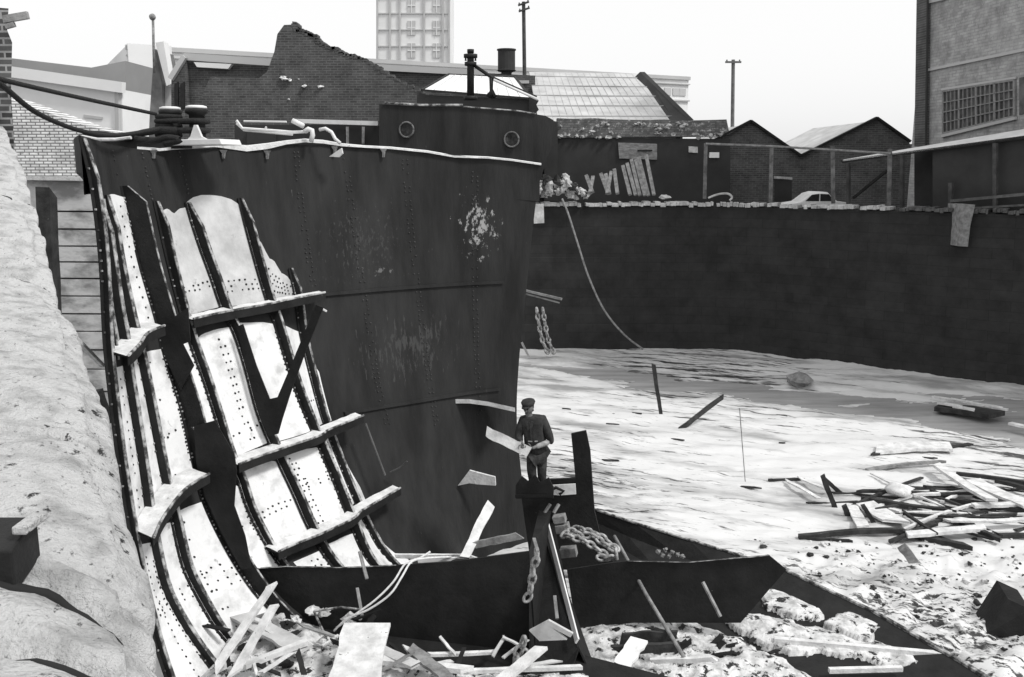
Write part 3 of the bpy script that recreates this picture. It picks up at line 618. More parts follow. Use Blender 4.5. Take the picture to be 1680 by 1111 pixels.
# starboard bottom plating, from its torn edge down to the keel
ED = [(972, 835, -7.75), (1040, 858, -7.85), (1130, 886, -7.95), (1215, 912, -8.05), (1290, 937, -8.1), (1430, 1002, -8.2), (1570, 1082, -8.3), (1720, 1175, -8.4)]
IN = [(962, 880, -8.3), (985, 915, -8.55), (1010, 960, -8.62), (1030, 1010, -8.62), (1050, 1060, -8.62), (1060, 1110, -8.6), (1060, 1160, -8.6), (1060, 1260, -8.6)]
b = MB(); rings = []
for (x, y, z), (x2, y2, z2) in zip(ED, IN):
    p = P(x, y, z); q = P(x2, y2, z2); m_ = p.lerp(q, .45); m_.z = (z*.25+z2*.75)
    rings.append([P(x, y, z)+Vector((.03, .05, -.9)), p+Vector((.03, .05, 0)), p, p.lerp(m_, .35)-UP*.12, m_, q])
b.loft(rings, False); b.build('bottom_plating', m_steel2, hull)
b = MB(); b.tube([P(x, y, z)+UP*.01 for x, y, z in ED], [.03, .03, .03, .03, .03, .04, .05, .05], 6); b.build('bottom_edge', m_flange, hull)
flat([(930, 935), (1000, 924), (1040, 920), (1130, 922), (1262, 912), (1290, 935), (1215, 1022), (1120, 1022), (1040, 1022), (945, 1030)], 15.75, AV*.04, 'transverse_floor')
b = MB(); b.loft([[PC(x, y, 15.7), PC(x, y-2, 15.82), PC(x, y+1, 15.82)] for x, y in [(1030, 921), (1130, 923), (1200, 917), (1262, 912)]], True, True); b.build('floor_edge', m_flange, hull)
b = MB()
for x, y in [(1080, 905), (1092, 902), (1104, 906), (1087, 911), (1098, 912), (1112, 910), (1120, 913)]: b.blob(PC(x, y, 16.6), .045, x, 5)
b.build('rivet_cluster', m_wood_g, hull)
for (x0, y0, x1, y1, c) in [(1153, 955, 1182, 1012, 15.3), (590, 905, 602, 950, 13.4), (586, 965, 594, 1010, 13.3), (910, 978, 914, 1015, 13.2), (876, 884, 882, 905, 13.4)]:
    b = MB(); b.bar(PC(x0, y0, c), PC(x1, y1, c-.3), .05, .04); b.build('cut_stiffener', m_wood_g, hull)
b = MB(); b.bar(P(1270, 1050, -8.35), P(1550, 1075, -8.35), .10, .1); b.build('bilge_stringer', m_ledge, hull)
b = MB(); b.bar(P(1360, 1100, -8.35), P(1480, 1097, -8.35), .08, .08); b.build('bilge_stringer', m_ledge, hull)
b = MB(); b.tube(poly([(515, 1003), (560, 996), (590, 1000)], lambda p, q: PC(p, q, 13.3)), .02, 5); b.tube(poly([(515, 1003), (530, 1035)], lambda p, q: PC(p, q, 13.3)), .02, 5); b.build('bent_bracket', m_flange, hull)
b = MB(); b.bar(PC(600, 695, 16.9), PC(632, 780, 16.9), .05, .02); b.tube(poly([(640, 775), (655, 768), (668, 757)], lambda p, q: PC(p, q, 17.3)), .018, 5); b.build('old_bracket', mat('dull_steel', .07, .12, bump=.2), hull)
# ---------------------------------------------------------------- silt and chippings inside the hull (heaps)
def heap(name, pts, z, h, label, cat, m=m_silt, seed=1, par=None, kind='stuff', step=.05, sh=.06):
    Q = [P(x, y, z) for x, y in pts]; n = len(Q)
    x0, x1 = min(q.x for q in Q), max(q.x for q in Q); y0, y1 = min(q.y for q in Q), max(q.y for q in Q)
    def edged(x, y):
        ins = False; dm = 1e9
        for i in range(n):
            a, b = Q[i], Q[(i+1) % n]
            if (a.y > y) != (b.y > y) and x < (b.x-a.x)*(y-a.y)/(b.y-a.y)+a.x: ins = not ins
            vx, vy = b.x-a.x, b.y-a.y; t = max(0, min(1, ((x-a.x)*vx+(y-a.y)*vy)/(vx*vx+vy*vy+1e-9)))
            dm = min(dm, math.hypot(x-a.x-vx*t, y-a.y-vy*t))
        return dm if ins else -dm
    NXx = int((x1-x0+.6)/step); NYy = int((y1-y0+.6)/step); b = MB(); g = []
    for j in range(NYy+1):
        r = []
        for i in range(NXx+1):
            x = x0-.3+i*step; y = y0-.3+j*step; d = edged(x, y)-sh+.16*fbm(x+seed, y, 1.8, 3)+.05*fbm(x, y+seed, 6, 3)
            k = max(-1, min(1, d/.30)); zz = z+h*(k if k < 0 else k*(2-k))*(.6)+h*.5*fbm(x, y+seed, 2.6, 4)*max(0, k)+.05*max(0, k)*noise.noise(Vector((x*9, y*9, seed)))
            if k < -.95: zz -= .4
            r.append(Vector((x, y, zz)))
        g.append(r)
    b.loft(g, False)
    o = b.build(name, m, par, True); return tag(o, label, cat, None, kind)
heap('silt_heap', [(958, 1014), (1035, 1006), (1125, 1010), (1150, 1030), (1215, 1045), (1300, 1090), (1370, 1150), (1000, 1150), (952, 1064)], -8.5, .12, 'pale silt and chippings heaped inside the hull bottom right of the keel plate', 'silt', seed=2)
heap('silt_strip', [(1205, 1003), (1260, 1012), (1340, 1030), (1420, 1050), (1545, 1068), (1540, 1078), (1400, 1068), (1270, 1048), (1215, 1022)], -8.35, .10, 'long pale strip of silt lying along the hull bottom', 'silt', seed=5, sh=.12)
heap('silt_patch', [(1250, 968), (1290, 970), (1340, 992), (1338, 1006), (1300, 1004), (1262, 985)], -8.3, .04, 'small pale patch of silt on the dark bottom plating, the upper left one', 'silt', m_silt, 8, sh=.17)
heap('silt_patch', [(1358, 1013), (1398, 1004), (1436, 1025), (1425, 1040), (1385, 1030)], -8.25, .04, 'small pale patch of silt on the dark bottom plating, nearer the torn edge', 'silt', m_silt, 11, sh=.17)
heap('debris_heap', [(395, 985), (440, 975), (500, 1010), (530, 1050), (640, 1085), (800, 1105), (940, 1110), (940, 1180), (300, 1180), (350, 1080)], -7.75, .22, 'heap of scale and broken scrap at the foot of the bare ribs', 'scrap', seed=14)
# dark steel plate under the foreground scrap
one('bilge_plate', lambda b: b.prism([P(330, 1180, -7.9), P(400, 1000, -7.9), P(560, 1000, -7.9), P(900, 1060, -7.9), P(1100, 1111, -7.9), P(1150, 1240, -7.9)], UP*-.1), m_steel2, 'dark bottom plate under the scrap in the foreground', 'plate')
# ---------------------------------------------------------------- timbers, plates and scrap
def pk(p0, p1, z0, z1, wd, th, m, label, cat='plank', name='plank', group=None, up=UP, **k):
    a = P(p0[0], p0[1], z0); c = P(p1[0], p1[1], z1)
    return one(name, lambda b: b.plank(a, c, wd, th, up, **k), m, label, cat, group)
G1 = 'loose timbers and scrap in the hull'; G2 = 'timbers lying on the mud'
pk((352, 1100), (450, 955), -7.3, -6.6, .12, .06, m_wood, 'narrow pale lath leaning up from the scrap, the upper of a close pair', group=G1)
pk((385, 1104), (455, 985), -7.25, -6.65, .13, .05, m_wood, 'narrow pale lath leaning up from the scrap, the lower of a close pair', group=G1)
pk((560, 1200), (602, 1030), -7.3, -7.0, .72, .06, m_wood, 'broad pale slab lying on the scrap at the bottom of the picture', 'slab', 'slab', G1, rag=.03)
pk((375, 1000), (505, 1070), -7.45, -7.4, .34, .05, m_plate_g, 'short broad pale board half buried left of the broad slab', 'board', 'board', G1)
pk((420, 1085), (512, 1050), -7.35, -7.3, .10, .08, m_wood, 'splintered pale timber pointing right beside the broad slab', 'timber', 'timber', G1, rag=.12)
pk((600, 1078), (760, 1098), -7.4, -7.4, .14, .08, m_wood, 'pale batten running right from the broad slab', 'batten', 'batten', G1)
pk((696, 1074), (822, 1069), -7.6, -7.6, .07, .05, m_wood, 'thin straight pale batten in front of the dark floor plate, the upper one', 'batten', 'batten', G1)
pk((760, 1102), (946, 1095), -7.5, -7.5, .07, .06, m_wood, 'thin straight pale batten at the bottom edge, the lower one', 'batten', 'batten', G1)
pk((672, 1062), (735, 1115), -7.4, -7.35, .20, .05, m_wood_g, 'stubby grey board lying slantwise between the two thin battens', 'board', 'board', G1)
pk((820, 1118), (888, 1062), -7.3, -7.1, .18, .06, m_wood, 'clean pale plank slanting up at the foot of the keel plate', group=G1, rag=.02)
pk((630, 1068), (690, 1095), -7.4, -7.35, .2, .05, m_plate_g, 'crumpled grey sheet right of the broad slab', 'sheet', 'metal_sheet', G1, rag=.12)
def plankC(p0, p1, c0, c1, wd, th, m, label, cat='plank', name='plank', group=None, up=None, **k):
    return one(name, lambda b: b.plank(PC(*p0, c0), PC(*p1, c1), wd, th, up or -AV, **k), m, label, cat, group)
plankC((760, 918), (805, 828), 13.72, 14.6, .16, .06, m_wood, 'pale tapered board propped upright amid the dark hull', 'board', 'board', G1, rag=.04)
plankC((786, 893), (842, 880), 14.0, 14.1, .12, .05, m_wood_g, 'short greyish board sticking out right of the propped tapered board', 'board', 'board', G1)
one('metal_scrap', lambda b: b.prism(poly([(751, 797), (770, 772), (812, 783), (813, 797), (785, 795), (770, 793)], lambda p, q: PC(p, q, 18.7)), AV*.06), m_wood, 'pale jagged piece of plate on the dark bulkhead left of the man', 'scrap', G1)
plankC((640, 912), (770, 912), 13.9, 14.6, .07, .05, m_wood, 'thin pale lath lying on the upper edge of the floor plate', 'lath', 'lath', G1)
plankC((690, 920), (740, 918), 13.7, 13.9, .07, .04, m_metal, 'short bright strip beside the cable loops on the floor plate', 'strip', 'metal_strip', G1)
plankC((1018, 1095), (1048, 1050), 13.6, 14.2, .30, .05, m_plate, 'riveted pale plate lying on the silt inside the hull bottom', 'plate', 'riveted_plate', G1, up=UP, rag=.02)
plankC((1080, 1084), (1180, 1080), 14, 14, .08, .07, m_wood, 'pale batten ending the long pipe on the silt', 'batten', 'batten', G1)
plankC((1010, 1048), (1110, 1044), 14.5, 14.6, .2, .06, m_wood_d, 'black timber across the silt inside the hull bottom, the upper one', 'timber', 'timber', G1)
plankC((1010, 1066), (1105, 1061), 14.2, 14.3, .16, .08, m_wood_d, 'black timber across the silt inside the hull bottom, the lower one', 'timber', 'timber', G1)
one('bent_plate', lambda b: b.prism(poly([(868, 1035), (900, 1018), (940, 1040), (936, 1046), (905, 1030), (930, 1050), (885, 1052)], lambda p, q: PC(p, q, 13.1)), AV*.05), m_plate_g, 'bent grey plate at the foot of the dark keel plate', 'scrap', G1)
one('bent_plate', lambda b: b.prism([P(1618, 1040, -8.7), P(1654, 983, -8.1), P(1690, 1000, -8.1), P(1720, 1060, -8.7)], Vector((.2, .8, 0))), m_steel2, 'big dark plate standing on the mud at the right edge', 'plate', G2)
one('long_pipe', lambda b: b.tube([PC(1008, 880, 17.2), PC(1022, 905, 16.6), PC(1060, 975, 15.4), PC(1122, 1078, 14.0)], .035, 8), m_wood_g, 'long thin pipe running down from the chain to the silt', 'pipe', G1, True)
# scattered small scraps in the heap near the ribs
for i in range(26):
    x = random.uniform(365, 640); y = random.uniform(985+.1*(x-365), 1100); a = P(x, y, -7.52); r = random.uniform(.05, .13)
    one('scrap_fragment', lambda b: b.blob(a, r, i, 5, squash=.55, rough=.6), random.choice([m_wood, m_plate_g, m_steel2]), 'small broken fragment in the scrap heap at the foot of the ribs', 'scrap', 'small fragments in the scrap heap')
for i in range(34):
    x = random.uniform(370, 900); y = random.uniform(1015 if x < 620 else 1065, 1108); L = random.uniform(.15, .6); an = random.uniform(0, 3.14); a = P(x, y, -7.42 if x < 640 else -7.55)
    q = a+Vector((math.cos(an)*L, math.sin(an)*L, random.uniform(-.05, .22))); dk = i % 3 == 0
    one('broken_lath' if not dk else 'iron_strip', lambda b: b.plank(a, q, random.uniform(.04, .10), .025, rag=.03, bend=.03), m_steel2 if dk else random.choice([m_wood, m_plate_g, m_wood_g]), 'short rusty iron strip in the scrap at the foot of the ribs' if dk else 'short broken lath in the scrap at the foot of the ribs', 'strip' if dk else 'lath', 'iron strips in the scrap heap' if dk else 'broken laths in the scrap heap')
for i in range(16):
    x = random.uniform(1000, 1290); y = 1018+random.uniform(0, 40)+(x-1000)*.12; L = random.uniform(.15, .5); an = random.uniform(-.6, .9); a = P(x, y, -8.42)
    q = a+Vector((math.cos(an)*L, math.sin(an)*L, random.uniform(-.03, .12)))
    one('rusty_offcut', lambda b: b.plank(a, q, random.uniform(.04, .12), .03, rag=.03, bend=.03), m_steel2, 'small dark offcut lying on the silt in the hull bottom', 'offcut', 'dark offcuts on the silt')
# cable loops
one('cable', lambda b: b.tube(smoothline([PC(x, y, c) for x, y, c in [(706, 905, 13.6), (690, 915, 13.5), (665, 925, 13.35), (645, 955, 13.1), (615, 985, 12.9), (580, 1010, 12.8), (552, 1030, 12.8)]], 5), .018, 6), m_rope_p, 'pale cable looping over the floor plate, the upper straighter strand', 'cable', 'cables over the floor plate', True)
one('cable', lambda b: b.tube(smoothline([PC(x, y, c) for x, y, c in [(740, 914, 13.9), (700, 916, 13.5), (675, 922, 13.35), (660, 945, 13.1), (640, 975, 12.9), (605, 1000, 12.8), (570, 1015, 12.8), (548, 1035, 12.8)]], 5), .018, 6), m_rope_p, 'pale cable looping over the floor plate, the lower sagging strand', 'cable', 'cables over the floor plate', True)
# chains
def link(b, c, d, up, L=.15, r=.022):
    s = d.cross(up).normalized(); pts = []
    for k in range(12):
        a = k*math.pi/6; pts.append(c+d*math.cos(a)*L*.55+s*math.sin(a)*L*.32)
    b.tube(pts+[pts[0], pts[1]], r, 6)
m_chain = mat('worn_chain', .10, .5, scale=9, rough=.6, bump=.3)
def chain(name, pts, label, L=.16, r=.026):
    e = empty(name, pts[0], label, 'chain'); ln = smoothline(pts, 12); acc = 0; k = 0
    b = MB()
    for p, q in zip(ln, ln[1:]):
        acc += (q-p).length
        if acc > L*.85:
            acc = 0; d = (q-p).normalized(); up = Vector((.3, -.8, .5)) if k % 2 else Vector((.8, .3, .4)); b = MB(); link(b, p, d, up.normalized(), L, r); b.build('chain_link', m_chain, e, True); k += 1
    return e
chain('chain', [PC(x, y, 13.3) for x, y in [(880, 895), (880, 915), (874, 935), (873, 950), (868, 975), (862, 985)]], 'short rusty chain hanging down the dark keel plate', .17, .026)
chain('chain', [PC(x, y, c) for x, y, c in [(922, 875, 16.8), (945, 868, 16.8), (965, 872, 16.6), (985, 880, 16.5), (1005, 895, 16.4), (1015, 905, 16.3)]], 'heavy chain heaped on the bow plate, the upper run', .17, .03)
chain('chain', [PC(x, y, c) for x, y, c in [(925, 878, 16.5), (950, 885, 16.4), (968, 893, 16.3), (985, 905, 16.2), (1000, 915, 16.1), (985, 915, 16.1)]], 'heavy chain heaped on the bow plate, the lower run', .17, .03)
chain('chain', [PC(x, y, c) for x, y, c in [(918, 884, 16.5), (935, 872, 16.6), (955, 878, 16.5), (975, 880, 16.45), (990, 892, 16.3), (1008, 902, 16.2), (1012, 916, 16.1)]], 'heavy chain heaped on the bow plate, the middle run', .17, .03)
chain('chain', [PC(x, y, 12.7) for x, y in [(860, 1040), (858, 1055), (850, 1070), (846, 1085)]], 'short chain lying beside the clean pale plank', .18, .03)
# ---------------------------------------------------------------- ropes and things on the mud and walls
one('mooring_rope', lambda b: b.tube(smoothline([PC(-40, 116, 8.5), PC(0, 130, 9.2), PC(120, 158, 11.6), PC(255, 187, 14.4)], 8), .03, 8), m_rope, 'taut dark mooring rope from the left to the bollard', 'rope', None, True)
one('mooring_rope', lambda b: b.tube(smoothline([PC(-40, 120, 8.5), PC(0, 138, 9.2), PC(60, 185, 10.2), PC(130, 214, 11.6), PC(190, 222, 13), PC(260, 212, 14.4)], 8), .033, 8), m_rope, 'slack dark mooring rope sagging from the left to the bollard', 'rope', None, True)
def coil(b):
    for k in range(5):
        z = 192+k*7.5; r = .19+.012*(k % 2)
        c1 = PC(277, z, bc+.25); c2 = PC(322, z, bc+.25); n = 14; pts = []
        for i in range(n+1): a = math.pi/2+math.pi*i/n; pts.append(Vector((c1.x+r*math.cos(a), c1.y+r*math.sin(a), c1.z)))
        if k in (1, 3):
            for i in range(n+1): a = -math.pi/2+math.pi*i/n; pts.append(Vector((c2.x+r*math.cos(a), c2.y+r*math.sin(a), c1.z)))
        else:
            for i in range(n+1): a = -math.pi/2+math.pi*i/n; pts.append(Vector((c1.x+r*math.cos(a), c1.y+r*math.sin(a), c1.z)))
        pts.append(pts[0]); b.tube(pts, .045, 8)
    b.tube([PC(x, y, bc) for x, y in [(205, 226), (235, 218), (262, 213), (290, 214)]], .06, 8)
one('rope_coil', coil, m_rope, 'dark rope wound round the bollard posts', 'rope', None, True)
one('rope_slack', lambda b: b.tube(smoothline([PC(x, y, 14.2) for x, y in [(222, 228), (250, 231), (275, 226), (295, 230), (270, 236)]], 6), .055, 8), m_rope, 'loose end of dark rope lying beside the bollard', 'rope', None, True)
one('hanging_cable', lambda b: b.tube(smoothline([PY(x, y, Y) for x, y, Y in [(922, 326, 41.6), (932, 350, 41.5), (948, 400, 41.3), (966, 455, 41.1), (992, 510, 41), (1025, 550, 40.8), (1055, 573, 40.6)]], 6), .045, 6), m_wood_g, 'long thin cable sagging down the dark dock wall to the mud', 'cable', None, True)
for k, x in enumerate((880, 890)):
    pts = [PY(x+a, y, 40.9) for a, y in [(0, 503), (4, 530), (10, 558), (20, 582)]]
    chain('hanging_chain', pts, ['chain hanging at the foot of the dock wall, the left of the two', 'chain hanging at the foot of the dock wall, the right of the two'][k], .26, .05)
one('short_pole', lambda b: b.bar(PY(856, 562, 36), PY(868, 586, 36), .1, .08), m_wood_g, 'short pale pole leaning by the far corner of the hull', 'pole')
one('pale_patch', lambda b: b.prism(poly([(876, 336), (892, 335), (893, 366), (876, 367)], lambda p, q: PY(p, q, 41.75)), Vector((0, .3, 0))), m_cop, 'pale square stone set high in the dock wall beside the hull', 'stone')
one('pale_patch', lambda b: b.prism(poly([(1578, 336), (1600, 336), (1592, 370), (1588, 405), (1572, 404), (1576, 370)], lambda p, q: PY(p, q, 37.4)), Vector((0, 1.2, 0))), m_wood_g, 'grey rag of sheet hanging on the dock wall below the shed', 'sheet')
def ML(x, y, z=MUD): return P(x, y, z)
def upright(name, p0, p1, wd, m, label, cat, lean=0.0):
    a = P(p0[0], p0[1], MUD-.1); c = PY(p1[0], p1[1], a.y+lean); return one(name, lambda b: b.plank(a, c, wd, wd*.8, -AV, rag=.02), m, label, cat, G2)
upright('stake', (1085, 686), (1072, 597), .13, m_wood_d, 'upright dark stake standing in the mud', 'stake')
upright('leaning_timber', (1112, 707), (1186, 651), .15, m_wood_d, 'dark timber leaning up out of the mud right of the stake', 'timber', .6)
upright('thin_rod', (1223, 796), (1213, 668), .025, m_wood_g, 'very thin rod standing in the bright mud', 'rod')
one('stone_block', lambda b: b.blob(P(1312, 628, -8.7)+UP*.12, .55, 4, 6, squash=.50, rough=.25), m_wood_g, 'rough stone block at the edge of the stream', 'stone')
one('sunken_boat', lambda b: b.plank(P(1545, 668, -8.75), P(1642, 682, -8.65), .9, .16, rag=.15), m_wood_d, 'dark waterlogged timber raft lying in the stream, covered with pale bits', 'raft')
for i, (x, y) in enumerate([(1550, 652), (1575, 655), (1600, 660), (1625, 664), (1560, 662), (1640, 668), (1585, 668)]):
    one('stream_fragment', lambda b: b.plank(P(x-14, y, -8.58), P(x+15, y+5, -8.54), .2, .07), m_wood, 'pale fragment lying on the waterlogged raft in the stream', 'fragment', 'pale fragments on the raft')
# numbered by look: timbers on the mud at right: p0,p1,width,thick,material,height,label
MT = [((1432, 744), (1596, 728), .20, .08, m_wood_d, .10, 'long thin dark edged timber behind the broad pale board on the mud'),
 ((1440, 742), (1560, 738), .62, .12, m_wood, .02, 'broad pale board lying flat on the mud near the stream'),
 ((1418, 772), (1540, 758), .16, .1, m_wood_g, .03, 'narrow grey timber below the broad pale board'),
 ((1536, 768), (1632, 830), .24, .1, m_wood, .25, 'bright board slanting down right over the timber pile'),
 ((1590, 790), (1680, 832), .42, .08, m_wood, .1, 'wide bright board at the right of the timber pile'),
 ((1575, 778), (1700, 796), .16, .12, m_wood_d, .12, 'black beam behind the slanting bright board'),
 ((1610, 835), (1720, 828), .18, .1, m_wood, .1, 'pale batten running off at the right edge, the upper one'),
 ((1560, 820), (1700, 842), .2, .14, m_wood_d, .06, 'black beam under the wide bright board'),
 ((1490, 884), (1612, 873), .22, .1, m_wood, .06, 'long pale batten low in the timber pile'),
 ((1325, 880), (1480, 870), .17, .14, m_wood_d, .05, 'black beam at the left foot of the timber pile'),
 ((1330, 884), (1400, 888), .10, .08, m_wood_d, .02, 'short black stick beside the beam at the left foot of the pile'),
 ((1470, 870), (1580, 895), .2, .14, m_wood_d, .06, 'black bent beam crossing the long pale batten'),
 ((1565, 855), (1640, 885), .16, .12, m_wood_d, .12, 'black beam slanting down beside the right edge'),
 ((1620, 880), (1720, 880), .16, .12, m_wood_d, .05, 'black beam running off at the right edge, the lowest one'),
 ((1420, 818), (1560, 838), .18, .14, m_wood_d, .10, 'black beam running right from the upright black stakes'),
 ((1550, 812), (1400, 806), .15, .10, m_wood_d, .10, 'black beam in front of the pale boulder'),
 ((1425, 835), (1470, 862), .50, .07, m_wood, .05, 'bright square board in the middle of the timber pile'),
 ((1400, 840), (1415, 868), .26, .06, m_wood, .03, 'small bright board left of the square board'),
 ((1290, 795), (1345, 825), .10, .05, m_wood, .02, 'thin pale lath at the left tip of the timber pile, the longer'),
 ((1310, 790), (1365, 812), .10, .05, m_wood, .05, 'thin pale lath at the left tip of the timber pile, the shorter'),
 ((1255, 788), (1305, 786), .12, .08, m_wood_d, .03, 'small black stick left of the timber pile, the upper one'),
 ((1330, 826), (1400, 824), .12, .08, m_wood_d, .03, 'small black stick under the laths at the left of the pile'),
 ((1213, 799), (1240, 800), .14, .05, m_wood_d, .02, 'small black stick at the foot of the thin rod'),
 ((1500, 800), (1590, 803), .12, .08, m_wood_d, .06, 'thin black batten right of the pale boulder'),
 ((1640, 790), (1720, 812), .2, .12, m_wood_d, .2, 'black beam resting across the wide bright board'),
 ((1560, 860), (1720, 855), .14, .06, m_wood, .15, 'pale batten running off at the right edge, the lower one'),
 ((1500, 845), (1640, 850), .12, .10, m_wood_d, .14, 'long thin black batten across the middle of the pile'),
 ((1480, 838), (1530, 872), .1, .08, m_wood_d, .16, 'short black batten crossing right of the square board'),
 ((1660, 700), (1720, 712), .2, .1, m_wood, .05, 'pale plank end at the right edge near the stream')]
for p0, p1, wd, th, m, h, lab in MT:
    a = P(p0[0], p0[1], MUD+h); c = P(p1[0], p1[1], MUD+h+.05)
    wd *= .75 if m is not m_wood else 1.15
    if m is m_wood: a.z += .1; c.z += .1
    one('timber' if m is m_wood_d else 'board', lambda b: b.plank(a, c, wd, th*.8, rag=.09, bend=.02), m, lab, 'timber' if m is m_wood_d else 'board', G2)
upright('timber_stake', (1372, 840), (1350, 782), .13, m_wood_d, 'black stake sticking up at the left of the timber pile, the tallest', 'stake')
upright('timber_stake', (1395, 855), (1386, 832), .13, m_wood_d, 'black stake sticking up at the left of the timber pile, the shortest', 'stake')
upright('timber_stake', (1388, 818), (1352, 785), .1, m_wood_d, 'black stake crossing behind the tallest stake', 'stake')
upright('timber_stake', (1440, 868), (1415, 828), .10, m_wood_d, 'thin black stake against the bright square board', 'stake')
one('pale_boulder', lambda b: b.blob(P(1475, 812, -8.7)+UP*.14, .34, 2, 7, squash=.5, rough=.2), m_wood, 'pale rounded boulder on the timber pile', 'boulder', None, True)
upright('mud_post', (1520, 948), (1482, 900), .2, m_wood_g, 'grey stump leaning out of the stony mud', 'stump')
rs_ = random.Random(11)
for i in range(60):                      # tangle of sticks in the pile
    x = rs_.uniform(1400, 1690); y = rs_.uniform(795, 880); dk = i % 3; L = rs_.uniform(25, 130); sl_ = rs_.choice([rs_.uniform(-.1, .15), rs_.uniform(.1, .5), rs_.uniform(-.5, 0)])
    a = P(x-L/2, y-sl_*L/2, MUD+rs_.uniform(0, .15)); c = P(x+L/2, y+sl_*L/2, MUD+rs_.uniform(0, .2)); w_ = rs_.uniform(.04, .10)
    one('stick' if dk else 'splinter', lambda b: b.plank(a, c, w_, w_*.7, rag=.02, bend=.03), m_wood_d if dk else m_wood, 'thin dark stick tangled in the timber pile' if dk else 'thin pale splinter tangled in the timber pile', 'stick' if dk else 'splinter', 'dark sticks in the timber pile' if dk else 'pale splinters in the timber pile')
for i in range(14):                      # flotsam on the open mud
    x = rs_.uniform(900, 1660); y = rs_.uniform(640, 770); L = rs_.uniform(6, 26); sl_ = rs_.uniform(0, .2)
    a = P(x-L/2, y-sl_*L/2, MUD+.06); c = P(x+L/2, y+sl_*L/2, MUD+.06)
    if y < polyint(STR_L, x)+8: continue
    one('driftwood', lambda b: b.plank(a-UP*.05, c-UP*.03, .05, .04, rag=.03, bend=.03), m_wood_d, 'small dark piece of driftwood lying flat on the open mud', 'driftwood', 'driftwood on the open mud')
# mats of small stones on the near mud (uncountable)
def clods(b):
    rs = random.Random(5)
    for i in range(650):
        x = rs.uniform(1215, 1720); y = rs.uniform(885, 1090)
        lim = 905+(x-1215)*.42
        if y > lim+25 or rs.random() < .15 and y < 900: continue
        dens = noise.noise(Vector((x*.012, y*.05, 1)))
        if dens < -.05: continue
        a = P(x, y, MUD); r = rs.choice([.02, .025, .03, .035, .05, .07])*rs.uniform(.8, 1.3); a.z = mud_h(a.x, a.y)+r*.2
        b.blob(a, r, i, 4, 0 if rs.random() < .55 else 1, squash=.6, rough=.5)
b = MB(); clods(b); o = b.build('mud_clods', [m_wood_d, m_silt]); tag(o, 'dark stones and clods scattered over the near mud', 'stones', kind='stuff')
# quayside odds and ends
def rubble(b):
    rs = random.Random(3)
    for i in range(70):
        x = rs.uniform(880, 962); top = 292 if x < 930 else 300+(x-930)*.7
        y = rs.uniform(top, 319); b.blob(PY(x, y, rs.uniform(43.1, 43.9)), rs.uniform(.10, .24), i, 5, 0 if rs.random() < .7 else 1, rough=.5)
b = MB(); rubble(b); tag(b.build('rubble_heap', [m_cop, m_dpaint]), 'heap of pale rubble on the quay edge right of the forecastle', 'rubble', kind='stuff')
TL = [(962, 288, 972, 316), (973, 290, 968, 316), (986, 285, 998, 318), (994, 286, 1000, 318), (1003, 282, 996, 318), (1008, 278, 1013, 318), (1022, 272, 1034, 320), (1029, 268, 1043, 320), (1036, 262, 1050, 321), (1043, 262, 1058, 321), (1048, 258, 1064, 321), (1060, 254, 1073, 320)]
WORDS = ['first', 'second', 'third', 'fourth', 'fifth', 'sixth', 'seventh', 'eighth', 'ninth', 'tenth', 'eleventh', 'twelfth']
for i, (a, b0, c, d) in enumerate(TL):
    one('leaning_plank', lambda b: b.bar(PY(a, b0, 44.6), PY(c, d, 43.6), .16, .12, up=AV), m_wood_g, 'grey timber leaning on the quayside wall, %s counting from the rubble heap' % WORDS[i], 'plank', 'timbers leaning on the quayside wall')
one('hose_coil', lambda b: b.tube(smoothline([PY(x, y, 42.8) for x, y in [(1162, 325), (1178, 319), (1194, 318), (1201, 324), (1197, 329)]], 5), .05, 6), m_cop, 'pale bent pipe lying on the coping', 'pipe', None, True)
one('coping_scrap', lambda b: b.blob(PY(1090, 323, 42.8), .25, 9, 5, squash=.4), m_cop, 'small pale lump on the coping right of the leaning timbers', 'stone')
# ---------------------------------------------------------------- fence, posts
def fence_():
    e = empty('wire_fence', PY(1160, 325, 43.5), 'fence of pale posts and one top rail along the quay', 'fence')
    for x0, y0, x1, y1, Y in [(1158, 235, 1156, 326, 43.6), (1266, 238, 1264, 332, 43.4), (1366, 240, 1367, 334, 42.8), (1460, 244, 1458, 340, 41.8)]:
        b = MB(); b.bar(PY(x0, y0, Y), PY(x1, y1, Y), .17, .16, up=AV); b.build('fence_post', mat('fence_grey', .08, .2, scale=3), e)
    b = MB(); b.tube([PY(1158, 236, 43.5), PY(1266, 240, 43.3), PY(1366, 246, 42.7), PY(1462, 252, 41.7)], .05, 6); b.build('fence_rail', m_wood_g, e)
fence_()
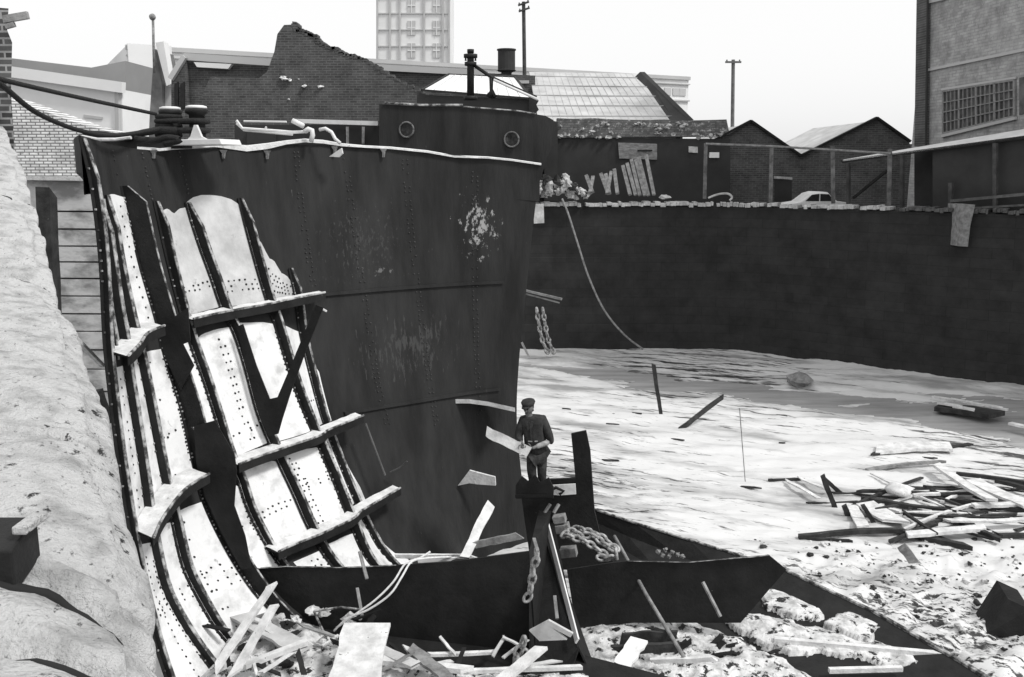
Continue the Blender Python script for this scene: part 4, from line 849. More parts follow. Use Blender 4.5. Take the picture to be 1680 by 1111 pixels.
# small pale car behind the coping
def car():
    c0 = PY(1335, 322, 47); e = empty('parked_car', Vector((c0.x, c0.y, QUAY)), 'pale car parked behind the coping, only its roof showing', 'car')
    prof = [(-2.0, .45), (-2.0, .8), (-1.75, .92), (-1.1, 1.0), (-.55, 1.42), (-.1, 1.52), (.6, 1.5), (1.15, 1.05), (1.8, .98), (2.05, .8), (2.05, .45)]
    def pt(x, z, y): return Vector((c0.x+x*.8, c0.y+y, QUAY+z*.98))
    b = MB(); rings = []
    for y, s in ((-.85, .0), (-.8, .0), (-.62, 1), (.62, 1), (.8, 0), (.85, 0)):
        rings.append([pt(x, z if (z < 1.1 or s) else 1.0+(z-1.0)*.85, y if z < 1.1 else y*.95) for x, z in prof])
    b.loft(rings, True, True); b.build('car_body', m_metal, e, False, .03)
    for k in (-.84, .84):
        b = MB(); b.prism([pt(x, z, k*1.02) for x, z in [(-.85, 1.05), (-.45, 1.38), (.0, 1.42), (.0, 1.05)]], Vector((0, .02, 0))); b.build('side_window', m_black, e)
        b = MB(); b.prism([pt(x, z, k*1.02) for x, z in [(.08, 1.05), (.08, 1.42), (.6, 1.4), (.95, 1.05)]], Vector((0, .02, 0))); b.build('side_window', m_black, e)
        for x in (-1.25, 1.3):
            b = MB(); c = pt(x, .34, k*.95); b.tube([c-Vector((0, .1, 0)), c+Vector((0, .1, 0))], .33, 16); b.build('wheel', m_black, e)
car()
# ---------------------------------------------------------------- buildings behind
def prism_at(b, px, Y, depth, mi=0, skew=0): b.prism(poly(px, lambda p, q: PY(p, q, Y)), Vector((skew, depth, 0)), mi)
def part(e, name, m, px, Y, depth, **k):
    b = MB(); prism_at(b, px, Y, depth); return b.build(name, m, e, **k)
GQ = QUAY-.3
def wall_line(e, name, m, pa, pb, z1, z0, th, out=0):
    A = P(pa[0], pa[1], z1); B = P(pb[0], pb[1], z1); n = Vector((A.y-B.y, B.x-A.x, 0)).normalized()
    if n.y < 0: n = -n
    A2, B2 = A-n*out, B-n*out; b = MB(); b.box((A2+B2)/2+n*th/2+UP*((z0-z1)/2), (B2-A2)/2, n*th/2, UP*(z1-z0)/2); return A, B, n, b.build(name, m, e)
# long pale warehouse
e = empty('long_warehouse', Vector((-30, 118, QUAY)), 'very long pale flat roofed warehouse across the background', 'building')
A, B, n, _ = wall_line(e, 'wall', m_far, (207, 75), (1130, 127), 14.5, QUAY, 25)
def on(A, B, n, t, z, out=0): q = A.lerp(B, t)-n*out; return Vector((q.x, q.y, z))
b = MB()
for z, h in ((14.3, .28), (13.3, .08), (10.6, .12)): b.box((on(A, B, n, .5, z, .15)), (B-A)/2*1.003, n*.2, UP*h)
b.build('cornice', m_far_g, e)
for t in [.95, .97, .985, .64, .7, .76, .82]:
    b = MB(); b.box(on(A, B, n, t, 12.0, .05), (B-A).normalized()*.7, n*.1, UP*.6); b.build('window', m_far_g, e)
b = MB(); b.box(on(A, B, n, .04, 13.0, .08), (B-A).normalized()*.2, n*.1, UP*.3); b.build('wall_vent', m_far_g, e)
b = MB(); b.box(on(A, B, n, .03, 6.3, .35), (B-A).normalized()*2.6, n*.4, UP*8.4); b.build('end_bay', m_far, e)
# grey and white shed at left
e = empty('far_hall', PY(100, 250, 100), 'far hall with a grey roof band at the far left', 'building')
part(e, 'roof_band', mat('grey_roof_band', .22, .27, scale=.1), [(-80, 92), (22, 96), (150, 111), (206, 100), (206, 200), (-80, 200)], 104, 20)
e = empty('white_warehouse', PY(100, 250, 88), 'white rendered warehouse with a pale cornice at the left', 'building')
part(e, 'wall', m_white, [(-80, 104), (22, 122), (200, 147), (204, 300), (-80, 300)], 90, 12)
b = MB(); b.bar(PY(-80, 104, 89.6), PY(203, 144, 89.6), 1.0, .9, up=AV); b.build('cornice', m_far, e)
b = MB(); b.bar(PY(193, 150, 89.8), PY(195, 290, 89.8), .4, .4, up=AV); b.build('downpipe', m_far_g, e)
for (x, y) in ((137, 191), (152, 193)):
    b = MB(); b.prism(poly([(x, y-3), (x+16, y-1), (x+16, y+3), (x, y+2)], lambda p, q: PY(p, q, 89.9)), Vector((0, .3, 0))); b.build('wall_sign', m_far_g, e)
# pale tower block
e = empty('tower_block', PY(678, 250, 240), 'tall white tower block fading into the sky', 'tower')
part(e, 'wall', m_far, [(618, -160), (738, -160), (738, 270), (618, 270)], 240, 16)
for cx, wd in ((675, 13), (716, 12)):
    for y in (-90, -52, -14, 16-5, 48, 85):
        b = MB(); prism_at(b, [(cx-wd/2, y-14 if y > 0 else y-14), (cx+wd/2, y-14), (cx+wd/2, y+10), (cx-wd/2, y+10)], 239.8, .3); o = b.build('window', m_glass, e)
        b = MB(); b.bar(PY(cx, y-14, 239.7), PY(cx, y+10, 239.7), .25, .1, up=AV); b.bar(PY(cx-wd/2, y-2, 239.7), PY(cx+wd/2, y-2, 239.7), .25, .1, up=AV); b.build('glazing_bar', m_far, o)
b = MB()
for x in (619, 640, 656, 696, 727, 737): b.bar(PY(x, -160, 239.7), PY(x, 110, 239.7), .45, .4, up=AV)
b.build('pilaster', m_glass, e)
b = MB()
for y in range(-140, 110, 27): b.bar(PY(618, y, 239.8), PY(738, y, 239.8), .25, .3, up=AV)
b.build('floor_band', m_glass, e)
# spire and pole at left
e = empty('spire_roof', PY(265, 240, 72), 'narrow steep gable with a finial pole left of the brick sheds', 'building')
part(e, 'gable_wall', mat('spire_dark', .10, .2, scale=1), [(243, 250), (246, 180), (253, 80), (258, 100), (266, 140), (266, 250)], 72, 4)
part(e, 'roof', m_white, [(255, 70), (268, 68), (280, 138), (273, 141)], 71.5, 1)
part(e, 'side_wall', m_far_g, [(266, 140), (284, 132), (284, 250), (266, 250)], 72.6, 3)
b = MB(); b.tube([PY(253, 120, 71), PY(251, 32, 71)], .10, 8); b.blob(PY(250, 28, 71), .25, 1, 6, rough=.05); b.build('finial_pole', m_wood_g, e, True)
# brick sheds
e = empty('brick_shed', PY(360, 250, 56), 'low flat roofed brick shed with a pale lintel, left of the ruined gable', 'building')
part(e, 'wall', b_ruin, [(306, 96), (450, 106), (450, 290), (306, 290)], 56, 9)
part(e, 'end_wall', b_saw, [(281, 130), (306, 95), (310, 290), (281, 290)], 55.6, .35)
b = MB(); b.bar(PY(302, 93, 55.7), PY(452, 103, 55.7), .4, .25, up=AV); b.bar(PY(280, 130, 55.4), PY(303, 93, 55.4), .3, .25, up=AV); b.build('roof_edge', m_far_g, e)
b = MB(); b.prism(poly([(318, 102), (380, 105), (374, 113), (323, 110)], lambda p, q: PY(p, q, 55.6)), Vector((0, .4, 0))); b.build('lintel', m_white, e)
for x in (289, 299):
    b = MB(); prism_at(b, [(x-3, 138), (x+3, 134), (x+3, 178), (x-3, 178)], 55.45, .3); b.build('window', m_black, e)
e = empty('ruined_gable', PY(560, 250, 50), 'ruined sooty brick gable wall with a jagged sloping top', 'ruin')
rp = [(300, 250), (304, 185), (330, 160), (345, 126), (425, 128), (438, 118), (450, 85), (455, 56), (466, 41), (486, 40), (488, 52), (500, 54), (512, 60), (519, 62), (526, 72), (540, 80), (552, 82), (562, 90), (580, 94), (600, 100), (622, 114), (652, 132), (686, 150), (700, 160), (705, 250)]
part(e, 'wall', b_ruin, rp, 50, .9)
b = MB()
for (x0, y0), (x1, y1) in zip(rp[9:23], rp[10:24]):
    for k in range(3):
        t = k/3; x = x0+(x1-x0)*t; y = y0+(y1-y0)*t; b.box(PY(x, y, 50.4)+UP*.02, Vector((random.uniform(.1, .2), 0, random.uniform(-.03, .03))), Vector((0, .42, 0)), UP*random.uniform(.05, .1))
b.build('broken_bricks', b_ruin, e)
b = MB()
for x, y, s in [(466, 129, .2), (475, 131, .14), (500, 141, .15), (526, 142, .14), (474, 163, .07), (490, 130, .05)]: b = MB(); b.blob(PY(x, y, 49.98), s, x, 5, squash=.5, rough=.6); b.build('mortar_patch', m_white, e)
e = empty('long_shed', PY(760, 250, 66), 'long dark flat shed roofline behind the skylight', 'building')
part(e, 'wall', b_ruin, [(600, 110), (880, 124), (882, 290), (600, 290)], 66, 9)
b = MB(); b.bar(PY(600, 110, 65.8), PY(800, 120, 65.8), .4, .3, up=AV); b.build('roof_edge', m_far_g, e)
e = empty('tank_house', PY(840, 250, 60), 'small dark brick block carrying the round tank', 'building')
part(e, 'wall', b_ruin, [(795, 122), (878, 124), (878, 270), (795, 270)], 60, 3)
part(e, 'band', m_far_g, [(826, 132), (868, 132), (868, 137), (826, 137)], 59.9, .3)
e = empty('water_tank', PY(831, 124, 58), 'dark round iron tank on the brick block', 'tank')
def ringsat(c, prof, n=18): return [[c+UP*z+Vector((math.cos(a*2*math.pi/n)*r, math.sin(a*2*math.pi/n)*r, 0)) for a in range(n)] for z, r in prof]
c = PY(831, 124, 61.5); b = MB(); b.loft(ringsat(c, [(-.1, .3), (.2, .35), (.25, .55), (.32, .62), (.36, .56), (1.55, .56), (1.56, .62), (1.64, .62), (1.64, .3)]), True, True); b.build('tank_body', m_dpaint, e, False)
b = MB(); b.tube([c+Vector((-.2, 0, .1)), c+Vector((-1.0, 0, 0)), c+Vector((-1.1, 0, -.2))], .05, 6); b.build('tank_pipe', m_black, e)
# skylight house
e = empty('skylight_house', PY(786, 250, 42), 'dark low house with a bright hipped glass skylight roof', 'building')
part(e, 'wall', m_dpaint, [(684, 150), (700, 156), (876, 163), (882, 200), (884, 300), (684, 300)], 42.2, 5)
def hq(x, y, Y): return PY(x, y, Y)
q = [hq(692, 148, 42), hq(872, 162, 42), hq(845, 127, 45), hq(737, 122, 45)]
b = MB(); b.add(q+[p+Vector((0, 4, -1.3)) for p in q[2:]], [(0, 1, 2, 3), (3, 2, 4, 5)]); sk = b.build('skylight', m_white, e)
b = MB()
for i, j, r in ((0, 1, .09), (1, 2, .09), (2, 3, .06), (3, 0, .09)): b.bar(q[i]-Vector((0, .03, 0)), q[j]-Vector((0, .03, 0)), r, r)
b.build('skylight_frame', m_black, e)
b = MB()
for k in range(1, 10):
    t = k/10; b.bar(q[0].lerp(q[1], t)+UP*.015, q[3].lerp(q[2], t)+UP*.015, .02, .02)
b.build('glazing_bar', m_far_g, e)
b = MB(); prism_at(b, [(868, 160), (884, 165), (880, 172), (884, 180), (878, 186), (882, 194), (876, 200), (868, 200)], 41.9, .5); b.build('broken_edge', m_black, e)
# pale sheet roof
e = empty('sheet_roof_shed', PY(1000, 250, 58), 'shed with a large pale sheeted pitched roof and dark gable edge', 'building')
q = [hq(884, 200, 55), hq(1110, 200, 55), hq(1046, 121, 62), hq(868, 118, 62)]
b = MB(); b.add(q+[p-UP*.15 for p in q], [(0, 1, 2, 3), (4, 7, 6, 5), (0, 4, 5, 1), (1, 5, 6, 2), (3, 2, 6, 7)]); b.build('roof', m_roofp, e)
b = MB()
for k in range(5):
    t = k/5+.1; b.bar(q[0].lerp(q[3], t)+UP*.02, q[1].lerp(q[2], t)+UP*.02, .06, .05)
for k in range(1, 18):
    t = k/18; b.bar(q[0].lerp(q[1], t)+UP*.0, q[3].lerp(q[2], t)+UP*.0, .02, .03)
b.build('roof_seam', m_roofp, e)
b = MB(); g = [hq(1040, 128, 61.5), hq(1050, 118, 61.5), hq(1130, 197, 54.8), hq(1100, 203, 54.8)]; b.prism(g, Vector((.3, 0, 0))); b.build('gable_board', m_dpaint, e)
part(e, 'wall', b_saw, [(884, 200), (1120, 200), (1120, 300), (884, 300)], 56, .5)
b = MB(); b.prism([hq(1115, 300, 55.5), hq(1115, 198, 55.5), hq(1046, 124, 62), PY(1050, 300, 68)], Vector((.02, 0, 0))); b.build('gable_wall', m_dpaint, e)
# quayside outhouse with crumbling parapet
e = empty('quayside_outhouse', PY(1050, 325, 47), 'dark quayside outhouse with a pale crumbling brick parapet', 'building')
part(e, 'wall', m_dpaint, [(884, 222), (912, 226), (1198, 228), (1198, 340), (884, 340)], 47, 7)
pp = [(914, 194), (940, 195), (975, 194), (1010, 196), (1060, 197), (1090, 196), (1120, 198), (1160, 197), (1192, 196), (1196, 215), (1180, 224), (914, 226)]
part(e, 'parapet', b_rub, pp, 46.9, .8)
b = MB()
rs = random.Random(8)
for i in range(40):
    b = MB(); x = rs.uniform(916, 1190); b.blob(PY(x, rs.choice([rs.uniform(216, 226), rs.uniform(200, 226)]), 46.88), rs.uniform(.05, .17), i, 5, squash=.6, rough=.6); b.build('fallen_render', m_cop, e)
part(e, 'wall_end', m_dpaint, [(893, 195), (915, 200), (915, 330), (893, 330)], 46.5, 1)
b = MB(); prism_at(b, [(1014, 234), (1078, 236), (1078, 262), (1016, 260)], 46.9, .3); o = b.build('vent', mat('patched_brick', .14, .3, scale=4, stretch=(1, 1, 3)), e)
b = MB(); b.bar(PY(1046, 247, 46.85), PY(1070, 247, 46.85), .08, .06, up=AV); b.build('slot', m_black, o)
b = MB(); prism_at(b, [(1130, 240), (1145, 241), (1145, 251), (1130, 250)], 46.9, .2); b.build('pale_pane', m_cop, e)  # small pale panel on the outhouse wall
b = MB(); prism_at(b, [(1164, 250), (1180, 250), (1180, 259), (1164, 259)], 46.85, .2); b.build('white_panel', m_white, e)
# saw-tooth brick workshops
e = empty('gabled_workshop', PY(1320, 325, 58), 'mottled brick workshop with two pointed gables', 'building')
so_ = [(1170, 232), (1200, 218), (1231, 200), (1313, 257), (1437, 195), (1492, 234), (1520, 340), (1170, 340)]
part(e, 'wall', b_saw, so_, 58, .5)
b = MB()
for (a, b0), (c, d) in (((1170, 232), (1231, 200)), ((1231, 200), (1313, 257)), ((1313, 257), (1437, 195)), ((1437, 195), (1492, 234))):
    p, q_ = PY(a, b0, 58.3)-UP*.12, PY(c, d, 58.3)-UP*.12; v = Vector((0, 12, 0)); b.add([p, q_, q_+v, p+v], [(0, 1, 2, 3)])
b.build('roof', m_roofp, e)
b = MB()
for x in (1170, 1520): b.prism([PY(x, 235, 58.4), PY(x, 340, 58.4), PY(x, 340, 58.4)+Vector((0, 11, 0)), PY(x, 235, 58.4)+Vector((0, 11, 0))], Vector((.1, 0, 0)))
b.build('side_wall', b_saw, e)
b = MB()
for (a, b0), (c, d) in (((1170, 232), (1231, 200)), ((1231, 200), (1313, 257)), ((1313, 257), (1437, 195)), ((1437, 195), (1492, 234))):
    p, q_ = PY(a, b0, 58), PY(c, d, 58); b.bar(p+UP*.06+Vector((0, -.1, 0)), q_+UP*.06+Vector((0, -.1, 0)), .3, .14)
b.build('roof_verge', m_black, e)
for x0, x1 in ((1270, 1300), ):
    b = MB(); prism_at(b, [(x0, 289), (x1, 291), (x1, 295), (x0, 293)], 57.9, .3); b.build('lintel', m_cop, e)
    b = MB(); prism_at(b, [(x0+1, 295), (x1-1, 297), (x1-1, 330), (x0+1, 330)], 57.95, .2); b.build('doorway', m_dpaint, e)
e = empty('far_pale_roof', PY(1340, 260, 84), 'pale pitched roof showing between the two brick gables', 'building')
q = [hq(1280, 262, 75), hq(1420, 262, 75), hq(1400, 215, 84), hq(1290, 240, 84)]
b = MB(); b.add(q+[p-UP*3 for p in q], [(0, 1, 2, 3), (0, 4, 5, 1), (3, 2, 6, 7), (0, 3, 7, 4), (1, 5, 6, 2)]); b.build('roof', m_roofp, e)
# tall grey building at right
zc = 4.6; A = P(1506, 113, 5.1); B = P(1680, 78, 5.1); D = (B-A).normalized(); D.z = 0; n = Vector((-D.y, D.x, 0)); n = n if n.y > 0 else -n
B2 = A+D*26
e = empty('tall_brick_building', Vector((A.x, A.y, QUAY)), 'tall grey brick building with a big factory window at the right', 'building')
b = MB(); b.box((A+B2)/2*1.0+n*8+UP*((24+QUAY)/2-5.1), (B2-A)/2, n*8, UP*(24-QUAY)/2); b.build('wall', b_right, e)
def pw(x, y, out=0): return PW(x, y, A-n*out, B-n*out)
b = MB(); a0 = pw(1507, 230, .12); 
for x0, x1, o in ((1506, 1523, .18), ):
    b.prism([pw(x0, -150, o), pw(x1, -150, o), pw(x1-4, 240, o), pw(x0-6, 240, o)], n*.3)
b.build('corner_pilaster', b_saw, e)
b = MB(); b.tube([pw(1523, -60, .25), pw(1519, 240, .25)], .06, 8); b.build('downpipe', m_dpaint, e)
b = MB(); b.prism([pw(1522, 113, .1), pw(1700, 75, .1), pw(1700, 80, .1), pw(1522, 117, .1)], n*.15); b.prism([pw(1522, 0, .12), pw(1700, -45, .12), pw(1700, -36, .12), pw(1522, 6, .12)], n*.2); b.build('string_course', m_far_g, e)
wq = [(1547, 150), (1664, 131), (1664, 191), (1547, 219)]
b = MB(); b.prism([pw(*k, .03) for k in wq], n*.05); wn = b.build('window', mat('dusty_factory_glass', .035, .13, scale=1.6, rough=.35, bump=0), e)
def wi(s, t): a_ = [pw(*k, .08) for k in wq]; return a_[0].lerp(a_[1], s).lerp(a_[3].lerp(a_[2], s), t)
b = MB()
for k in range(17):
    s = k/16; b.bar(wi(s, 0), wi(s, 1), .13 if k % 4 == 0 else .035, .06, up=n)
for t in (0, .27, .5, .75, 1): b.bar(wi(0, t), wi(1, t), .05 if t not in (0, 1) else .1, .06, up=n)
b.build('window_frame', mat('frame_grey', .2, .3), wn)
b = MB(); b.bar(wi(-.02, 1.06), wi(1.02, 1.06), .14, .12, up=n); b.bar(wi(-.02, -.05), wi(1.02, -.05), .1, .06, up=n); b.build('window_sill', m_far_g, wn)
b = MB(); b.prism([pw(*k, .03) for k in [(1672, 128), (1760, 108), (1760, 165), (1672, 189)]], n*.05); b.build('window', MATS['dusty_factory_glass'], e)
# lean-to shed under it
LA = PY(1383, 262, 45); LB = PY(1680, 222, 37.2); LD2 = (LB-LA); LD2.z = 0; LD2.normalize(); ln = Vector((-LD2.y, LD2.x, 0)); ln = ln if ln.y > 0 else -ln
def lw(x, y, o=0): return PW(x, y, LA-ln*o, LB-ln*o)
e = empty('lean_to_shed', Vector((LA.x, LA.y, QUAY)), 'open dark lean-to shed with a pale sheet roof below the tall building', 'shed')
b = MB(); lo0 = lw(1383, 262); lo1 = lw(1760, 212); hi1 = lw(1760, 190)+ln*1.6; hi0 = lw(1480, 240)+ln*1.6; mid = lw(1420, 254)
b.add([lo0, lo1, hi1, hi0, lo0-UP*.08, lo1-UP*.08, hi1-UP*.08, hi0-UP*.08], [(0, 1, 2, 3), (4, 7, 6, 5), (0, 4, 5, 1), (0, 3, 7, 4)]); b.build('roof', m_metal, e)
b = MB(); b.prism([lw(x, y, -1.7) for x, y in [(1500, 244), (1760, 205), (1760, 350), (1500, 350)]], ln*.2); b.build('back_wall', m_dpaint, e)
b = MB(); b.prism([lw(x, y, -.3) for x, y in [(1530, 246), (1760, 216), (1760, 352), (1530, 340)]], ln*.1); b.build('front_boarding', m_dpaint, e)
b = MB(); b.bar(lw(1383, 265, -.1), lw(1760, 215, -.1), .12, .2, up=ln); b.build('eaves_beam', m_black, e)
for x, y0 in ((1392, 268), (1480, 254), (1633, 235), (1560, 300)):
    b = MB(); b.bar(lw(x, y0, .02), lw(x, 342+(x-1383)*.02, .02), .16, .14, up=ln); b.build('shed_post', mat('shed_post_dark', .045, .09), e)
b = MB(); b.bar(lw(1400, 325, .0), lw(1455, 280, .0), .12, .1, up=ln); b.build('brace', m_black, e)
b = MB(); b.bar(lw(1560, 330, .05), lw(1690, 318, .05), .12, .1, up=ln); b.bar(lw(1550, 344, .05), lw(1690, 336, .05), .08, .1, up=ln); b.build('rail', mat('shed_rail', .08, .14), e)
# poles
def tpole(x0, y0, x1, y1, Y, r, arms, label):
    e = empty('telegraph_pole', PY(x1, y1, Y), label, 'pole'); b = MB(); b.tube([PY(x1, y1+120, Y), PY(x0, y0, Y)], [r*1.2, r], 8); b.build('pole', mat('pole_wood', .05, .09), e)
    for dx, dy, w0, dz in arms:
        b = MB(); b.bar(PY(x0-w0+dx, y0+dy+dz, Y-.1), PY(x0+w0+dx, y0+dy-dz, Y-.1), .12, .12, up=AV)
        for s in (-.8, .8): b.tube([PY(x0+w0*s+dx, y0+dy-dz*s, Y-.1), PY(x0+w0*s+dx, y0+dy-dz*s-4, Y-.1)], .05, 6)
        b.build('crossarm', MATS['pole_wood'], e)
tpole(859, 3, 862, 122, 70, .13, [(0, 3, 9, 3), (1, 13, 9, 3)], 'tall dark telegraph pole with two short crossarms behind the tank')
MATS['pole_wood'] = mat('pole_grey', .14, .2)
tpole(1203, 98, 1200, 212, 64, .12, [(0, 4, 13, 0)], 'grey pole with a single crossarm above the outhouse')
# ---------------------------------------------------------------- the man
def man():
    c0 = 17.2
    def Q(x, y, dc=0): return PC(x, y, c0+dc)
    h0 = Q(868, 800)
    e = empty('person', Q(885, 800), 'man in flat cap and dark jacket standing in the bow, holding a pale board', 'person')
    K = {'pel': Q(880, 742), 'wst': Q(878, 722), 'chest': Q(874, 700), 'nk0': Q(868, 686), 'nk': Q(867, 680, -.02), 'hd': Q(867, 671, -.05), 'hd2': Q(867, 662, -.03),
         'sl': Q(857, 690, -.02), 'sr': Q(891, 690, .02), 'el': Q(850, 718, -.12), 'er': Q(904, 724, -.05), 'wl': Q(861, 735, -.32), 'wr': Q(872, 736, -.34),
         'hl': Q(873, 747, -.04), 'kl': Q(872, 772, -.10), 'al': Q(876, 799, .02), 'tl': Q(870, 803, -.2), 'hr': Q(889, 747, .04), 'kr': Q(889, 773, -.02), 'ar': Q(890, 802, .08), 'tr': Q(886, 806, -.12)}
    def skin(name, names, edges, rad, m, par, sub=2, root=None):
        me = bpy.data.meshes.new(name); ix = {k: i for i, k in enumerate(names)}
        me.from_pydata([tuple(K[k]) for k in names], [(ix[a], ix[b]) for a, b in edges], []); o = bpy.data.objects.new(name, me); C.objects.link(o)
        o.parent = par; o.matrix_parent_inverse = par.matrix_world.inverted()
        sk = o.modifiers.new('s', 'SKIN'); sk.use_smooth_shade = True
        for k in names:
            r = rad[k]; o.data.skin_vertices[0].data[ix[k]].radius = r if isinstance(r, tuple) else (r, r)
        o.data.skin_vertices[0].data[ix[root or names[0]]].use_root = True
        su = o.modifiers.new('d', 'SUBSURF'); su.levels = sub; su.render_levels = sub
        me.materials.append(m); return o
    m_skin = mat('skin', .12, .18, scale=8, rough=.6, bump=.1); m_jk = mat('dark_work_jacket', .025, .045, scale=8, rough=.95, bump=.7, bscale=14); m_tr = mat('worn_trousers', .025, .06, scale=9, rough=.95, bump=.6); m_slv = mat('lit_sleeve', .2, .42, scale=14, rough=.9, bump=.5)
    N_ = ['pel', 'wst', 'chest', 'nk0', 'nk', 'hd', 'hd2', 'sl', 'sr', 'el', 'er', 'wl', 'wr', 'hl', 'kl', 'al', 'tl', 'hr', 'kr', 'ar', 'tr']
    E_ = [('pel', 'wst'), ('wst', 'chest'), ('chest', 'nk0'), ('nk0', 'nk'), ('nk', 'hd'), ('hd', 'hd2'), ('chest', 'sl'), ('chest', 'sr'), ('sl', 'el'), ('sr', 'er'), ('el', 'wl'), ('er', 'wr'), ('pel', 'hl'), ('hl', 'kl'), ('kl', 'al'), ('al', 'tl'), ('pel', 'hr'), ('hr', 'kr'), ('kr', 'ar'), ('ar', 'tr')]
    Rb = dict(pel=.13, wst=.14, chest=(.17, .13), nk0=.09, nk=.072, hd=.085, hd2=.075, sl=.075, sr=.075, el=.05, er=.05, wl=.032, wr=.032, hl=.09, kl=.062, al=.045, tl=.04, hr=.09, kr=.062, ar=.045, tr=.04)
    body = skin('body', N_, E_, Rb, m_skin, e, 2, 'pel')
    # head details: nose, ears, eyes, mouth, short hair
    hd = K['hd']; f = (-AV*.9-BV*.25+UP*-.15).normalized(); s = f.cross(UP).normalized()
    b = MB(); b.blob(hd+UP*.03, .108, 1, 10, squash=1.22, rough=.03); b.blob(hd+f*.118-UP*.0, .022, 2, 5, squash=1.4); b.blob(hd+s*.098, .025, 3, 5, squash=1.3); b.blob(hd-s*.098, .025, 4, 5, squash=1.3); b.build('head', m_skin, e, True)
    b = MB(); b.blob(hd+f*.103+s*.036+UP*.035, .015, 5, 5); b.blob(hd+f*.103-s*.036+UP*.035, .015, 6, 5); b.bar(hd+f*.108-UP*.045-s*.028, hd+f*.108-UP*.045+s*.028, .012, .012); b.build('face_features', m_black, e)
    b = MB(); b.blob(hd-f*.02+UP*.055, .108, 7, 9, squash=1.0, rough=.08); b.build('hair', mat('dark_hair', .02, .03, scale=20), e, True)
    b = MB(); ct = hd+UP*.10; rr = [[ct+UP*z+f*(math.cos(a*math.pi/9)*r*1.12+.015)+s*math.sin(a*math.pi/9)*r for a in range(18)] for z, r in [(-.015, .112), (.0, .125), (.045, .14), (.075, .125), (.09, .05)]]
    b.loft(rr, True, True); b.loft([[ct+f*.09+s*-.09-UP*.01, ct+f*.2+s*-.05-UP*.03, ct+f*.2+s*.05-UP*.03, ct+f*.09+s*.09-UP*.01], [ct+f*.09+s*-.09+UP*.012, ct+f*.2+s*-.05-UP*.012, ct+f*.2+s*.05-UP*.012, ct+f*.09+s*.09+UP*.012]], True, True); b.build('flat_cap', m_jk, e, True)
    fc = K['chest']-AV*.20-BV*.03
    b = MB(); b.bar(fc+UP*.14, K['wst']-AV*.225-UP*.2, .012, .01, up=AV)
    b.bar(fc+UP*.16-BV*.06, fc-BV*.01-UP*.02, .05, .02, up=AV); b.bar(fc+UP*.16+BV*.06, fc+BV*.01-UP*.02, .05, .02, up=AV); b.build('lapel', mat('lapel_cloth', .035, .055, scale=10), e)
    b = MB(); b.bar(K['wst']-AV*.215-BV*.10+UP*.03, K['wst']-AV*.225-BV*.02+UP*.035, .02, .02, up=AV); b.bar(K['wst']-AV*.225+BV*.03+UP*.04, K['wst']-AV*.215+BV*.09+UP*.045, .02, .02, up=AV); b.build('pocket_flap', mat('flap_pale', .2, .4), e)
    # jacket and trousers
    K.update(nkj=K['nk']-UP*.01, jh=K['pel'].lerp(K['wst'], -.35), sl2=K['sl'], er2=K['er'].lerp(K['wr'], .12), el2=K['el'].lerp(K['wl'], .5))
    skin('jacket', ['chest', 'wst', 'jh', 'nk0', 'nkj', 'sl', 'sr', 'el', 'er', 'el2', 'er2'], [('nk0', 'nkj'), ('chest', 'wst'), ('wst', 'jh'), ('chest', 'nk0'), ('chest', 'sl'), ('chest', 'sr'), ('sl', 'el'), ('sr', 'er'), ('el', 'el2'), ('er', 'er2')], dict(chest=(.27, .20), wst=.235, jh=.26, nk0=.14, nkj=.10, sl=.125, sr=.13, el=.09, er=.095, el2=.07, er2=.08), m_jk, e)
    K['sv'] = K['er'].lerp(K['wr'], .08); K['sv2'] = K['er'].lerp(K['wr'], .8)
    skin('sleeve', ['sv', 'sv2'], [('sv', 'sv2')], dict(sv=.066, sv2=.05), m_slv, e)  # light falling on the right forearm, painted as a paler colour
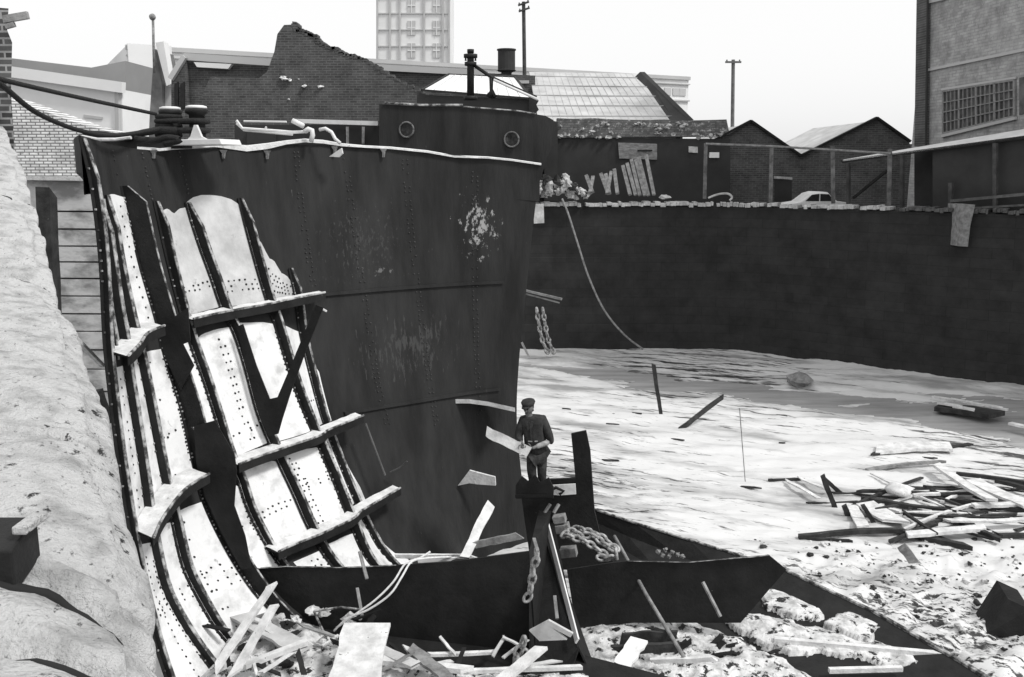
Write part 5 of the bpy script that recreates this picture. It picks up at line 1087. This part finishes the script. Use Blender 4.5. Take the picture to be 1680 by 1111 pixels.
    skin('trousers', ['pel', 'hl', 'kl', 'al', 'hr', 'kr', 'ar'], [('pel', 'hl'), ('hl', 'kl'), ('kl', 'al'), ('pel', 'hr'), ('hr', 'kr'), ('kr', 'ar')], dict(pel=.19, hl=.13, kl=.10, al=.085, hr=.13, kr=.10, ar=.085), m_tr, e)
    for k in 'lr':
        K['b1'] = K['a'+k]-UP*.0; K['b2'] = K['t'+k]; skin('boot', ['b1', 'b2'], [('b1', 'b2')], dict(b1=.068, b2=(.06, .045)), m_black, e)
    # hands gripping the board: palm plus fingers curled round its edge
    bd = (PC(798, 707, 17.3), PC(862, 738, 16.85)); bdir = (bd[1]-bd[0]).normalized()
    for wk, sg in (('wl', 0), ('wr', .0)):
        w_ = K[wk]; d = (bdir*-1 if wk == 'wl' else -bdir).normalized(); nn = f
        p0 = w_; p1 = w_+d*.08-UP*.01
        b = MB(); b.tube([p0, p0.lerp(p1, .4), p1], [.028, .042, .038], 10); o = b.build('palm', m_skin, e, True)
        for i in range(4):
            ofs = UP*(.033-.022*i); L = (.075, .085, .08, .062)[i]
            b = MB(); b.tube([p1+ofs, p1+ofs+d*L*.45+nn*.02, p1+ofs+d*L*.6+nn*.045, p1+ofs+d*L*.45+nn*.065], [.0105, .010, .009, .007], 7); b.build('finger', m_skin, o, True)
        b = MB(); b.tube([p0+d*.02+UP*.035, p0+d*.05+UP*.065, p0+d*.085+UP*.07], [.013, .012, .009], 7); b.build('thumb', m_skin, o, True)
    # plate he stands on and the torn flange before his shins
    b = MB(); b.prism(poly([(846, 796), (856, 782), (866, 790), (878, 779), (886, 792), (900, 784), (908, 800), (908, 818), (846, 818)], lambda x, y: Q(x, y, -.55)), AV*.04); b.build('torn_flange', m_steel2, hull)
    b = MB(); b.prism([Q(845, 806, .5), Q(905, 806, .5), Q(905, 812, -.6), Q(845, 812, -.6)], UP*-.06); b.build('stage_plate', m_steel2, hull)
    one('held_board', lambda b: b.plank(bd[0], bd[1]+bdir*.15, .20, .035, up=(-AV+UP*.5).normalized(), rag=.02, bend=0), m_wood, 'pale board held slantwise by the man in the flat cap', 'board')
man()
# gloves / small gear: tool belt glint is omitted
